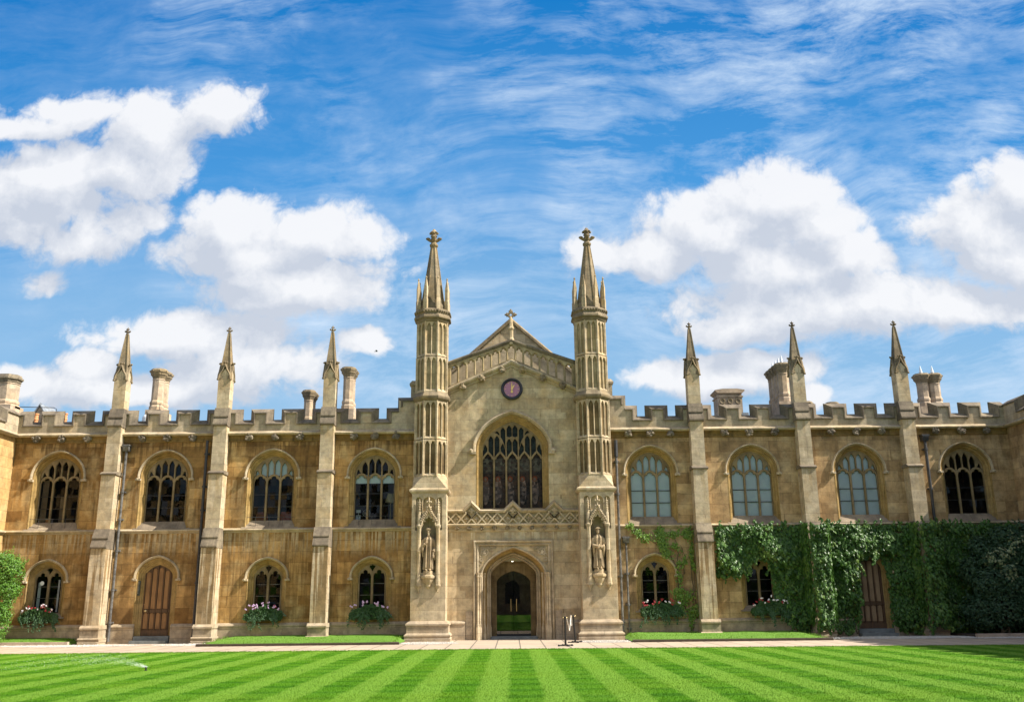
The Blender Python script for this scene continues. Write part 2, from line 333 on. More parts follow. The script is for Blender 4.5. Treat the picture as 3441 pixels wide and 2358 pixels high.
c = b.mix(b.m('MULTIPLY', b.mr(sY, .15, .9), b.m('ADD', .06, b.m('MULTIPLY', dark, .62))), c, (.026, .105, .002))
c = b.mix(b.m('MULTIPLY', b.mr(nL, .45, .7), .35), c, (.135, .245, .012))
k = b.mr(b.m('ADD', b.m('MULTIPLY', n8, .55), b.m('MULTIPLY', n9, .45)), .32, .70, .60, 1.42, False)
c = b.mix(1., c, b.n('ShaderNodeCombineColor', {0: k, 1: k, 2: k}).outputs[0], 'MULTIPLY')
setp(b, p, Base_Color=c, Roughness=.85, Normal=b.n('ShaderNodeBump', {'Strength': .9, 'Distance': .03, 'Height': b.m('ADD', n8, n9)}).outputs[0])
p.inputs['Specular IOR Level'].default_value = .1
m, b, p, o = new_mat('verge_grass')
pos = b.n('ShaderNodeNewGeometry').outputs['Position']
n8 = b.noise(pos, 60, 3, .7); n9 = b.noise(pos, 9, 4, .65)
c = b.mix(n9, (.07, .19, .008), (.14, .28, .02)); k = b.mr(n8, .3, .7, .55, 1.4, False)
c = b.mix(1., c, b.n('ShaderNodeCombineColor', {0: k, 1: k, 2: k}).outputs[0], 'MULTIPLY')
setp(b, p, Base_Color=c, Roughness=.85, Normal=b.n('ShaderNodeBump', {'Strength': .9, 'Distance': .04, 'Height': n8}).outputs[0])

# paving
m, b, p, o = new_mat('paving')
pos = b.n('ShaderNodeNewGeometry').outputs['Position']; x, y, z = b.sep(pos)[:3]
br = b.n('ShaderNodeTexBrick', {'Vector': b.xyz(b.m('ADD', y, 40.), b.m('ADD', x, 60.), 0.), 'Color1': (.42, .33, .24, 1), 'Color2': (.36, .285, .215, 1), 'Mortar': (.13, .11, .085, 1), 'Scale': 1., 'Mortar Size': .024, 'Brick Width': 1.5, 'Row Height': .86}, offset=.37)
n1 = b.noise(pos, 3, 5); n2 = b.noise(pos, 40, 4, .7)
k = b.mr(b.m('ADD', b.m('MULTIPLY', n1, .6), b.m('MULTIPLY', n2, .4)), .3, .7, .82, 1.16, False)
c = b.mix(1., br.outputs[0], b.n('ShaderNodeCombineColor', {0: k, 1: k, 2: k}).outputs[0], 'MULTIPLY')
setp(b, p, Base_Color=c, Roughness=.9, Normal=b.n('ShaderNodeBump', {'Strength': .3, 'Distance': .01, 'Height': n2}).outputs[0])
plain('ground_soil', (.20, .17, .12), .95, 0, .3, .8)
plain('gravel_bed', (.38, .35, .31), .95, 0, .45, 25, bump=.8)
plain('kerb_stone', (.42, .33, .25), .9, 0, .25, 4, bump=.3)

# ------------------------------------------------------------------ mesh building
def arch(w, zs, rise, k=.1, n=28, x0=0.):
    out = []
    for i in range(n+1):
        t = PI*i/n; x = -w*math.cos(t)
        out.append((x0+x, zs + rise*((1-k)*math.sin(t) + k*(1-abs(x)/w))))
    return out
def arch_z(x, w, zs, rise, k=.1):
    q = max(0., 1-(x/w)**2)
    return zs + rise*((1-k)*math.sqrt(q) + k*(1-min(1, abs(x)/w)))
def opening(w, zb, zs, rise, k=.1, n=28, x0=0.):
    return [(x0-w, zb)] + arch(w, zs, rise, k, n, x0) + [(x0+w, zb)]
def offset(path, d, closed=False):
    n = len(path); out = []
    for i in range(n):
        p = Vector(path[i])
        a = Vector(path[i-1]) if (i > 0 or closed) else None
        c = Vector(path[(i+1) % n]) if (i < n-1 or closed) else None
        t1 = (p-a).normalized() if a is not None else None
        t2 = (c-p).normalized() if c is not None else None
        if t1 is None: t1 = t2
        if t2 is None: t2 = t1
        n1 = Vector((-t1.y, t1.x)); n2 = Vector((-t2.y, t2.x))
        q = n1+n2; L = q.length
        if L < 1e-6: q = n1
        else: q = q/L
        s = d/max(.35, q.dot(n1))
        out.append((p.x+q.x*s, p.y+q.y*s))
    return out
_plates = {}
def plate_mesh(outer, holes, th, bevel=0.):
    """Flat slab in the XZ plane, y from 0 to th, with holes; edges facing -y chamfered when bevel > 0."""
    cu = bpy.data.curves.new('tmp', 'CURVE'); cu.dimensions = '2D'; cu.fill_mode = 'BOTH'
    for ring in [outer]+list(holes):
        sp = cu.splines.new('POLY'); sp.points.add(len(ring)-1)
        for q, pt in zip(sp.points, ring): q.co = (pt[0], pt[1], 0, 1)
        sp.use_cyclic_u = True
    cu.extrude = th/2-bevel; cu.bevel_depth = bevel; cu.bevel_resolution = 0; cu.offset = -bevel
    ob = bpy.data.objects.new('tmp', cu); COL.objects.link(ob)
    dg = C.evaluated_depsgraph_get(); dg.update()
    me = bpy.data.meshes.new_from_object(ob.evaluated_get(dg))
    vs = [(v.co.x, th/2-v.co.z, v.co.y) for v in me.vertices]; fs = [tuple(f.vertices) for f in me.polygons]
    bpy.data.objects.remove(ob); bpy.data.curves.remove(cu); bpy.data.meshes.remove(me)
    return vs, fs

class MB:
    def __init__(s): s.v = []; s.f = []
    def add(s, vs, fs, M=None):
        o = len(s.v)
        if M is not None: vs = [tuple(M @ Vector(v)) for v in vs]
        s.v += [tuple(v) for v in vs]; s.f += [tuple(i+o for i in f) for f in fs]; return s
    def box(s, x0, x1, y0, y1, z0, z1, M=None):
        vs = [(x, y, z) for x in (x0, x1) for y in (y0, y1) for z in (z0, z1)]
        return s.add(vs, [(0,1,3,2),(4,6,7,5),(0,4,5,1),(2,3,7,6),(0,2,6,4),(1,5,7,3)], M)
    def prism_x(s, poly, x0, x1, M=None):       # poly in (y, z)
        n = len(poly)
        return s.add([(x0,)+tuple(p) for p in poly]+[(x1,)+tuple(p) for p in poly],
                     [tuple(range(n)), tuple(range(2*n-1, n-1, -1))]+[(i, (i+1)%n, n+(i+1)%n, n+i) for i in range(n)], M)
    def prism_y(s, poly, y0, y1, M=None):       # poly in (x, z)
        n = len(poly)
        return s.add([(p[0], y0, p[1]) for p in poly]+[(p[0], y1, p[1]) for p in poly],
                     [tuple(range(n)), tuple(range(2*n-1, n-1, -1))]+[(i, (i+1)%n, n+(i+1)%n, n+i) for i in range(n)], M)
    def lathe(s, prof, n=16, c=(0, 0), rot=0., M=None, cap=True):
        vs = []; fs = []
        for r, z in prof:
            for i in range(n):
                a = rot+2*PI*i/n; vs.append((c[0]+r*math.cos(a), c[1]+r*math.sin(a), z))
        for k in range(len(prof)-1):
            for i in range(n): fs.append((k*n+i, k*n+(i+1)%n, (k+1)*n+(i+1)%n, (k+1)*n+i))
        if cap: fs += [tuple(range(n-1, -1, -1)), tuple(range((len(prof)-1)*n, len(prof)*n))]
        return s.add(vs, fs, M)
    def oct(s, prof, c=(0, 0), M=None):         # prof radii measured to the flats
        k = 1/math.cos(PI/8); return s.lathe([(r*k, z) for r, z in prof], 8, c, PI/8, M)
    def sq(s, prof, c=(0, 0), M=None):
        k = math.sqrt(2); return s.lathe([(r*k, z) for r, z in prof], 4, c, PI/4, M)
    def tube(s, pts, rad, n=8, cap=True):
        pts = [Vector(p) for p in pts]
        if not isinstance(rad, (list, tuple)): rad = [rad]*len(pts)
        vs = []; fs = []
        for i, p in enumerate(pts):
            t = (pts[min(i+1, len(pts)-1)]-pts[max(i-1, 0)]).normalized()
            a = t.cross(Vector((0, 0, 1)) if abs(t.z) < .9 else Vector((1, 0, 0))).normalized(); b = t.cross(a)
            for k in range(n):
                w = 2*PI*k/n; vs.append(tuple(p+(a*math.cos(w)+b*math.sin(w))*rad[i]))
        for i in range(len(pts)-1):
            for k in range(n): fs.append((i*n+k, i*n+(k+1)%n, (i+1)*n+(k+1)%n, (i+1)*n+k))
        if cap: fs += [tuple(range(n-1, -1, -1)), tuple(range((len(pts)-1)*n, len(pts)*n))]
        return s.add(vs, fs)
    def ball(s, c, r, nu=10, nv=7, jit=0., seed=0):
        if not isinstance(r, (list, tuple)): r = (r, r, r)
        vs = []; fs = []
        for j in range(nv+1):
            ph = PI*j/nv
            for i in range(nu):
                th = 2*PI*i/nu; d = Vector((math.sin(ph)*math.cos(th), math.sin(ph)*math.sin(th), math.cos(ph)))
                k = 1+jit*mnoise.noise(d*2.3+Vector((seed*7.1, seed*3.3, 0)))
                vs.append((c[0]+d.x*r[0]*k, c[1]+d.y*r[1]*k, c[2]+d.z*r[2]*k))
        for j in range(nv):
            for i in range(nu): fs.append((j*nu+i, (j+1)*nu+i, (j+1)*nu+(i+1)%nu, j*nu+(i+1)%nu))
        return s.add(vs, fs)
    def sweep(s, path, prof, closed=False, prof_closed=False, M=None):   # path (x, z); prof (outward n, y)
        vs = []; fs = []; n = len(path); k = len(prof)
        for d, y in prof:
            vs += [(x, y, z) for x, z in offset(path, d, closed)]
        for a in range(k if prof_closed else k-1):
            b = (a+1) % k
            for i in range(n if closed else n-1):
                j = (i+1) % n; fs.append((a*n+i, a*n+j, b*n+j, b*n+i))
        if prof_closed and not closed:
            fs += [tuple(a*n for a in range(k)), tuple(a*n+n-1 for a in range(k-1, -1, -1))]
        return s.add(vs, fs, M)
    def plate(s, outer, holes, y0, y1, bevel=0., M=None):
        vs, fs = plate_mesh(outer, holes, y1-y0, bevel)
        return s.add([(x, y+y0, z) for x, y, z in vs], fs, M)
    def hull(s, pts):
        bm = bmesh.new()
        for p in pts: bm.verts.new(p)
        r = bmesh.ops.convex_hull(bm, input=bm.verts[:])
        bmesh.ops.delete(bm, geom=list({g for g in r['geom_interior']+r['geom_unused'] if isinstance(g, bmesh.types.BMVert)}), context='VERTS')
        bm.verts.index_update()
        s.add([tuple(v.co) for v in bm.verts], [tuple(v.index for v in f.verts) for f in bm.faces]); bm.free(); return s
    def mesh(s, name, mat, smooth=None, fix=True):
        me = bpy.data.meshes.new(name); me.from_pydata(s.v, [], s.f)
        if fix:
            bm = bmesh.new(); bm.from_mesh(me); bmesh.ops.recalc_face_normals(bm, faces=bm.faces[:])
            if smooth is not None:
                for f in bm.faces: f.smooth = True
                for e in bm.edges:
                    if len(e.link_faces) == 2: e.smooth = e.calc_face_angle(0) < smooth
            bm.to_mesh(me); bm.free()
        me.materials.append(MATS[mat]); return me
    def build(s, name, mat, parent=None, smooth=R(35), loc=None, fix=True):
        ob = bpy.data.objects.new(name, s.mesh(name, mat, smooth, fix)); COL.objects.link(ob)
        if parent is not None: ob.parent = parent
        if loc: ob.location = loc
        return ob
def tag(o, label=None, cat=None, group=None, kind=None):
    for k, v in (('label', label), ('category', cat), ('group', group), ('kind', kind)):
        if v: o[k] = v
    return o
def thing(name, label, cat, loc=(0, 0, 0), group=None):
    o = bpy.data.objects.new(name, None); COL.objects.link(o); o.location = loc; o.empty_display_size = .3
    return tag(o, label, cat, group)
def copy_tree(o, parent=None, loc=None):
    c = o.copy(); COL.objects.link(c)
    if parent is not None: c.parent = parent
    if loc is not None: c.location = loc
    for ch in list(o.children): copy_tree(ch, c)
    return c
def V3(x, y, z): return Vector((x, y, z))

# leaf scatter: every leaf a small folded blade
def leaf_at(mb, p, nrm, size, up=None, fold=.25, wide=.62):
    n = nrm.normalized()
    u = up if up is not None else V3(random.uniform(-.6, .6), random.uniform(-.3, .3), -1)
    t = (u-n*u.dot(n))
    if t.length < 1e-4: t = V3(1, 0, 0)
    t.normalize(); s = n.cross(t)*size*wide*.5
    a = p; m1 = p+t*size*.45; e = p+t*size-n*size*.12
    o = len(mb.v)
    mb.v += [tuple(a), tuple(m1+s-n*size*fold*.5), tuple(e), tuple(m1-s-n*size*fold*.5), tuple(m1+n*size*fold*.25)]
    mb.f += [(o, o+1, o+4), (o+1, o+2, o+4), (o+2, o+3, o+4), (o+3, o, o+4)]

# ------------------------------------------------------------------ setting: ground, lawn, paths
g = MB(); g.box(-1500, 1500, -1500, 1500, -1.2, -.45); tag(g.build('ground', 'ground_soil', smooth=None), kind='structure')
g = MB(); g.box(-21.6, 21.6, -60, 1.0, -.44, -.09); tag(g.build('path', 'paving', smooth=None), kind='structure')
nx = 60; g = MB(); xs = [-18.9+37.6*i/nx for i in range(nx+1)]
edge = [-8.35-.9*max(0, (x+2)/21)-.03*mnoise.noise(V3(x*2, 0, 0)) for x in xs]
g.prism_x([(0, 0)], 0, 0) if False else None
vs = [(x, e, -.05) for x, e in zip(xs, edge)]+[(x, -58, -.05) for x in xs]+[(x, e+.03, -.12) for x, e in zip(xs, edge)]+[(x, -58, -.12) for x in xs]
n = nx+1; fs = []
for i in range(nx): fs += [(i, n+i, n+i+1, i+1), (i, i+1, 2*n+i+1, 2*n+i)]
fs += [(0, 2*n, 3*n, n), (nx, n+nx, 3*n+nx, 2*n+nx)]
g.add(vs, fs); tag(g.build('lawn', 'lawn_grass', smooth=None, fix=False), kind='structure')
# short blades standing on the nearer part of the lawn and along its far edge
random.seed(3); g = MB()
def blade(x, y, z, h):
    a = random.uniform(0, 2*PI); w = .006+h*.10; dx, dy = math.cos(a)*w, math.sin(a)*w; lx, ly = random.uniform(-.5, .5)*h, random.uniform(-.5, .5)*h
    o = len(g.v); g.v += [(x-dx, y-dy, z), (x+dx, y+dy, z), (x+lx, y+ly, z+h)]; g.f.append((o, o+1, o+2))
for i in range(16000):
    x = random.uniform(-18.8, 18.6); e = -8.35-.9*max(0, (x+2)/21); blade(x, e+random.uniform(-.25, .03), -.06, random.uniform(.02, .055))

rows = MB()
for i in range(260000):                  # the mown turf itself: short leaning blades over the part in view
    y = -26+17.6*random.random()**1.15; x = random.uniform(-1, 1)*((40+y)*.60+1)
    if abs(x) > 18.6 or y > -8.4-.9*max(0, (x+2)/21): continue
    h = random.uniform(.010, .026); a = random.uniform(0, 2*PI); w = random.uniform(.003, .007); dx, dy = math.cos(a)*w, math.sin(a)*w; lx, ly = random.uniform(-.6, .6)*h, random.uniform(-.6, .6)*h
    o = len(rows.v); rows.v += [(x-dx, y-dy, -.055), (x+dx, y+dy, -.055), (x+lx, y+ly, -.05+h)]; rows.f.append((o, o+1, o+2))
tag(rows.build('mown_grass', 'lawn_grass', smooth=None, fix=False), kind='stuff')
def verge(x0, x1, yf, yb, zb, seed, kerb=False):
    """Raised grass strip rising from the path towards the wall."""
    m_ = MB(); nx_, ny_ = int((x1-x0)*5), 10
    def P(i, j):
        x = x0+(x1-x0)*i/nx_; t = j/ny_
        y = yf+(yb-yf)*t
        z = .0+(zb)*t**.8+.03*mnoise.noise(V3(x*1.3, y*1.3, seed))*(t > 0)
        ex = min(1, min(x-x0, x1-x)/.5); z = -.05+(z+.05)*ex**.5 if ex < 1 else z
        return (x, y, z)
    vs = [P(i, j) for j in range(ny_+1) for i in range(nx_+1)]
    fs = [(j*(nx_+1)+i, j*(nx_+1)+i+1, (j+1)*(nx_+1)+i+1, (j+1)*(nx_+1)+i) for j in range(ny_) for i in range(nx_)]
    m_.add(vs, fs)
    o = m_.build('verge', 'verge_grass', smooth=R(60), fix=False); tag(o, kind='structure')
    for i in range(int((x1-x0)*450)):
        x = random.uniform(x0+.1, x1-.1); t = random.random(); y = yf+(yb-yf)*t
        blade(x, y, -.02+zb*t**.8*.9, random.uniform(.03, .075))
    e_ = MB()
    if kerb:
        xx = x0
        while xx < x1:
            L = random.uniform(.9, 1.5); e_.box(xx, min(xx+L, x1)-.012, yf-.16, yf, -.2, .045+random.uniform(-.008, .008)); xx += L
        tag(e_.build('kerb', 'kerb_stone', smooth=None), kind='structure')
    else:
        e_.prism_x([(yf-.03, -.15), (yf-.03, -.02), (yf+.06, .01), (yf+.2, -.15)], x0, x1)
        tag(e_.build('verge_edging', 'soil', smooth=None), kind='structure')
verge(-21.5, -17.85, -1.0, -.12, .17, 1, True)
verge(-12.0, -4.35, -3.4, -.1, .18, 2)
verge(4.45, 12.0, -3.5, -.1, .16, 3)
tag(g.build('grass', 'grass_blade', smooth=None, fix=False), kind='stuff')
# kerb of the planting bed at the far right, loose gravel by the buttress feet
k = MB(); xx = 17.9
while xx < 21.5: L = random.uniform(1.2, 1.8); k.box(xx, min(xx+L, 21.55)-.012, -2.55, -2.38, -.2, .05); xx += L
tag(k.build('kerb', 'kerb_stone', smooth=None), kind='structure')
k = MB(); k.box(17.95, 21.55, -2.38, 0, -.2, 0); tag(k.build('planting_bed', 'soil', smooth=None), kind='structure')
k = MB(); beds = [(-17.4, -1.9, 2.6, .8), (-12.6, -1.9, 1.6, .75), (-3.4, -2.7, 1.2, .9), (3.55, -2.7, 1.1, .9), (15.2, -2.0, 3.2, 1.0), (19.3, -3.1, 2.3, .5), (-19.6, -1.6, 2.0, .35)]
for bx, by, rx, ry in beds:
    ring = [(bx+rx*math.cos(a)*(1+.15*math.sin(3*a+bx)), by+ry*math.sin(a)*(1+.15*math.cos(4*a)), -.085) for a in [2*PI*i/28 for i in range(28)]]
    k.add(ring, [tuple(range(28))])
tag(k.build('gravel_bed', 'gravel_bed', smooth=None, fix=False), kind='structure')
k = MB(); random.seed(11)
for bx, by, rx, ry in beds:
    for i in range(int(700*rx*ry)):
        a = random.uniform(0, 2*PI); q = random.random()**.6; x, y = bx+rx*q*math.cos(a), by+ry*q*math.sin(a); r = random.uniform(.012, .032)
        vs = [(x+r*random.uniform(.6, 1.2), y, -.08), (x, y+r*random.uniform(.6, 1.2), -.08), (x-r*random.uniform(.6, 1.2), y, -.08), (x, y-r*random.uniform(.6, 1.2), -.08), (x+random.uniform(-.5, .5)*r, y, -.08+r*random.uniform(.7, 1.4))]
        k.add(vs, [(0, 1, 4), (1, 2, 4), (2, 3, 4), (3, 0, 4)])
tag(k.build('gravel', 'pebble', smooth=None), kind='stuff')

# ------------------------------------------------------------------ window, door and buttress prototypes (built at x = 0)
def cusped_head(w, zs, rise, x0=0., cusp=.05):
    """Light head with small cusps."""
    out = []
    for i in range(33):
        t = PI*i/32; x = -w*math.cos(t); z = zs+rise*(.85*math.sin(t)+.15*(1-abs(x)/w))
        c = max(0., math.cos((t-PI/2)*5.2+PI)) if .12*PI < t < .88*PI else 0.
        c = c**3*cusp
        out.append((x0+x*(1-c/w), z-c*1.1*math.sin(t)))
    return out
LIGHT_W = .25
def tracery_upper():
    m_ = MB(); W_, zs, rise = .87, 6.78, .86
    outer = opening(W_, 4.78, zs, rise, .12)
    holes = []
    for cx in (-.585, 0, .585):
        hd = cusped_head(LIGHT_W, 6.48, .29, cx)
        holes.append([(cx-LIGHT_W, 4.86)]+hd+[(cx+LIGHT_W, 4.86)])
    for i in range(6):
        a, b_ = -.8775+.2925*i+.030, -.8775+.2925*(i+1)-.030
        n_ = 10; bot = []; top = []
        for k_ in range(n_+1):
            x = a+(b_-a)*k_/n_
            cx = min((-.585, 0, .585), key=lambda q: abs(q-x))
            zb = 6.5+.34*math.sqrt(max(0, 1-((x-cx)/.30)**2))+.02
            lim = arch_z(x, W_-.07, zs, rise-.06, .12)
            mid = (a+b_)/2; hw = (b_-a)/2
            cap = arch_z(mid, W_-.07, zs, rise-.06, .12)-.10
            head = cap-.16+.20*(1-(abs(x-mid)/hw)**1.4)-.035*max(0, math.cos((x-mid)/hw*PI*1.35))**2*(abs(x-mid) > hw*.25)
            bot.append((x, zb)); top.append((x, max(zb+.02, min(lim-.015, head))))
        holes.append(bot+top[::-1])
    m_.plate(outer, holes, .24, .36, .014)
    return m_
def make_upper_window():
    root = tracery_upper().build('window', 'tracery_stone')
    path = opening(1.08, 4.5, 6.78, 1.05, .12)
    r_ = MB(); r_.sweep(path, [(.004, -.004), (-.03, -.004), (-.05, .05), (-.045, .09), (-.10, .11), (-.14, .17), (-.13, .21), (-.19, .225), (-.215, .30), (-.215, .38)])
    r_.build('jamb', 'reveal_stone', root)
    h = MB(); hp = opening(1.09, 6.66, 6.78, 1.06, .12)
    h.sweep(hp, [(.01, .0), (.01, -.04), (.035, -.10), (.065, -.115), (.09, -.09), (.10, 0)], prof_closed=True)
    for s in (-1, 1): h.box(s*1.14-.11, s*1.14+.11, -.125, -.002, 6.585, 6.68); h.ball((s*1.17, -.09, 6.64), .07, 8, 6)
    h.build('hood_mould', 'trim_stone', root)
    s_ = MB(); s_.prism_x([(.26, 4.80), (.26, 4.875), (-.02, 4.56), (-.10, 4.53), (-.10, 4.50), (.26, 4.50)], -1.2, 1.2); s_.build('sill', 'sill_stone', root)
    q = MB(); q.add([(x, .31, z) for x, z in offset(opening(.87, 4.83, 6.78, .86, .12), -.02)], [tuple(range(31))]); q.build('glass', 'window_glass', root, smooth=None)
    b_ = MB()
    for z in (5.46, 5.98): b_.box(-.84, .84, .285, .305, z-.014, z+.014)
    b_.build('glazing_bar', 'black_metal', root, smooth=None)
    return root
def make_lower_window():
    m_ = MB(); W_, zs, rise = .575, 2.56, .52
    holes = []
    for cx in (-.29, .29):
        hd = cusped_head(.24, 2.44, .34, cx, .075); holes.append([(cx-.24, 1.16)]+hd+[(cx+.24, 1.16)])
    holes.append([(0, 2.70), (-.05, 2.80), (-.13, 2.91), (-.10, 2.955), (-.05, 2.95), (0, 3.0), (.05, 2.95), (.10, 2.955), (.13, 2.91), (.05, 2.80)])
    m_.plate(opening(W_+.01, 1.1, zs, rise, .15), holes, .24, .36, .013)
    root = m_.build('window', 'tracery_stone')
    r_ = MB(); path = opening(.82, .95, 2.52, .73, .18)
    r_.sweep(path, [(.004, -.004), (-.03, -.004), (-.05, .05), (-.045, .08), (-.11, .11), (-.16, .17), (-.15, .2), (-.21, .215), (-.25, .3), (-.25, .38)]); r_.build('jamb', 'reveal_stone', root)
    h = MB(); h.sweep(opening(.825, 2.42, 2.52, .735, .18), [(0, 0), (0, -.05), (.03, -.09), (.065, -.11), (.09, -.08), (.10, 0)], prof_closed=True)
    for s in (-1, 1): h.box(s*.88-.10, s*.88+.10, -.115, -.002, 2.36, 2.44); h.ball((s*.91, -.08, 2.41), .065, 8, 6)
    h.build('hood_mould', 'trim_stone', root)
    s_ = MB(); s_.prism_x([(.26, 1.10), (.26, 1.17), (-.02, .98), (-.08, .96), (-.08, .93), (.26, .93)], -.9, .9); s_.build('sill', 'sill_stone', root)
    q = MB(); q.add([(x, .31, z) for x, z in offset(opening(.55, 1.14, zs, rise, .15), -.02)], [tuple(range(31))]); q.build('glass', 'window_glass', root, smooth=None)
    b_ = MB()
    for z in (1.75, 2.22): b_.box(-.5, .5, .295, .305, z-.009, z+.009)
    b_.build('glazing_bar', 'old_iron', root, smooth=None)
    return root
def make_door(wood_a, wood_b):
    W_, zb, zs, rise, k_ = .585, .2, 2.62, .47, .22
    m_ = MB(); m_.plate(opening(W_, zb, zs, rise, k_), [], .26, .33)
    root = m_.build('door', wood_b, smooth=None)
    for z0, z1 in ((.48, 1.12), (1.28, 3.2)):
        for i in range(4):
            a = -.515+i*.26+.0; b_ = a+.185
            zt = min(z1, arch_z((a+b_)/2, W_, zs, rise, k_)-.12)
            pn = MB(); mid = (a+b_)/2
            pn.plate([(a, z0), (b_, z0), (b_, zt-.05), (mid+.03, zt), (mid-.03, zt), (a, zt-.05)], [], .225, .262, .012)
            pn.build('panel', wood_a, root, smooth=None)
    r_ = MB(); r_.box(-W_+.02, W_-.02, .20, .262, 1.13, 1.26); r_.box(-W_+.02, W_-.02, .21, .262, .21, .42); r_.build('rail', wood_b, root, smooth=None)
    f = MB()
    for i in range(5):
        x = -.515+i*.26-.055; x = max(-.563, x)
        f.prism_x([(.20, .42), (.20, arch_z(x+.04, W_, zs, rise, k_)-.06), (.262, arch_z(x+.04, W_, zs, rise, k_)-.06), (.262, .42)], x, x+.036)
    f.build('moulding', wood_b, root, smooth=None)
    k2 = MB(); k2.lathe([(.0, 0), (.04, .0), (.045, .02), (.02, .035), (.03, .05), (.038, .07), (.02, .09), (0, .092)], 12, M=Matrix.Translation((-.43, .20, 1.2)) @ Matrix.Rotation(R(90), 4, 'X')); k2.build('handle', 'brass', root)
    k2 = MB(); k2.lathe([(.0, 0), (.025, .0), (.025, .015), (0, .018)], 12, M=Matrix.Translation((-.52, .255, 1.46)) @ Matrix.Rotation(R(90), 4, 'X')); k2.build('lock', 'brass', root)
    r_ = MB(); path = opening(.86, .2, 2.6, .76, .2)
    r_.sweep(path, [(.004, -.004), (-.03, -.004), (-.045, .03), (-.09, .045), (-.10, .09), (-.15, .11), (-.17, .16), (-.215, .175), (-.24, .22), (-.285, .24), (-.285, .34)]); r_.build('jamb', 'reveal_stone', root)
    h = MB(); h.sweep(opening(.865, 2.47, 2.6, .765, .2), [(0, 0), (0, -.05), (.03, -.09), (.065, -.11), (.09, -.08), (.10, 0)], prof_closed=True)
    for s in (-1, 1): h.box(s*.92-.10, s*.92+.10, -.115, -.002, 2.41, 2.49); h.ball((s*.96, -.08, 2.46), .065, 8, 6)
    h.build('hood_mould', 'trim_stone', root)
    st = MB(); st.box(-.74, .74, -.5, .34, -.2, .03); st.box(-.72, .72, -.14, .34, .03, .198); st.build('step', 'step_stone', root, smooth=None)
    return root
def finial(mb, c, z, s=1.):
    """Small carved cross-shaped finial."""
    mb.lathe([(.05*s, z-.02), (.085*s, z), (.085*s, z+.035*s), (.045*s, z+.06*s), (.05*s, z+.14*s), (.04*s, z+.26*s), (.06*s, z+.30*s), (.03*s, z+.36*s), (.0, z+.42*s)], 8, c)
    for a in range(4):
        dx, dy = math.cos(a*PI/2), math.sin(a*PI/2)
        mb.tube([(c[0], c[1], z+.10*s), (c[0]+dx*.08*s, c[1]+dy*.08*s, z+.13*s), (c[0]+dx*.14*s, c[1]+dy*.14*s, z+.17*s), (c[0]+dx*.155*s, c[1]+dy*.155*s, z+.215*s)], [.05*s, .045*s, .05*s, .02*s], 6)
        mb.ball((c[0]+dx*.07*s, c[1]+dy*.07*s, z+.29*s), .035*s, 6, 4)
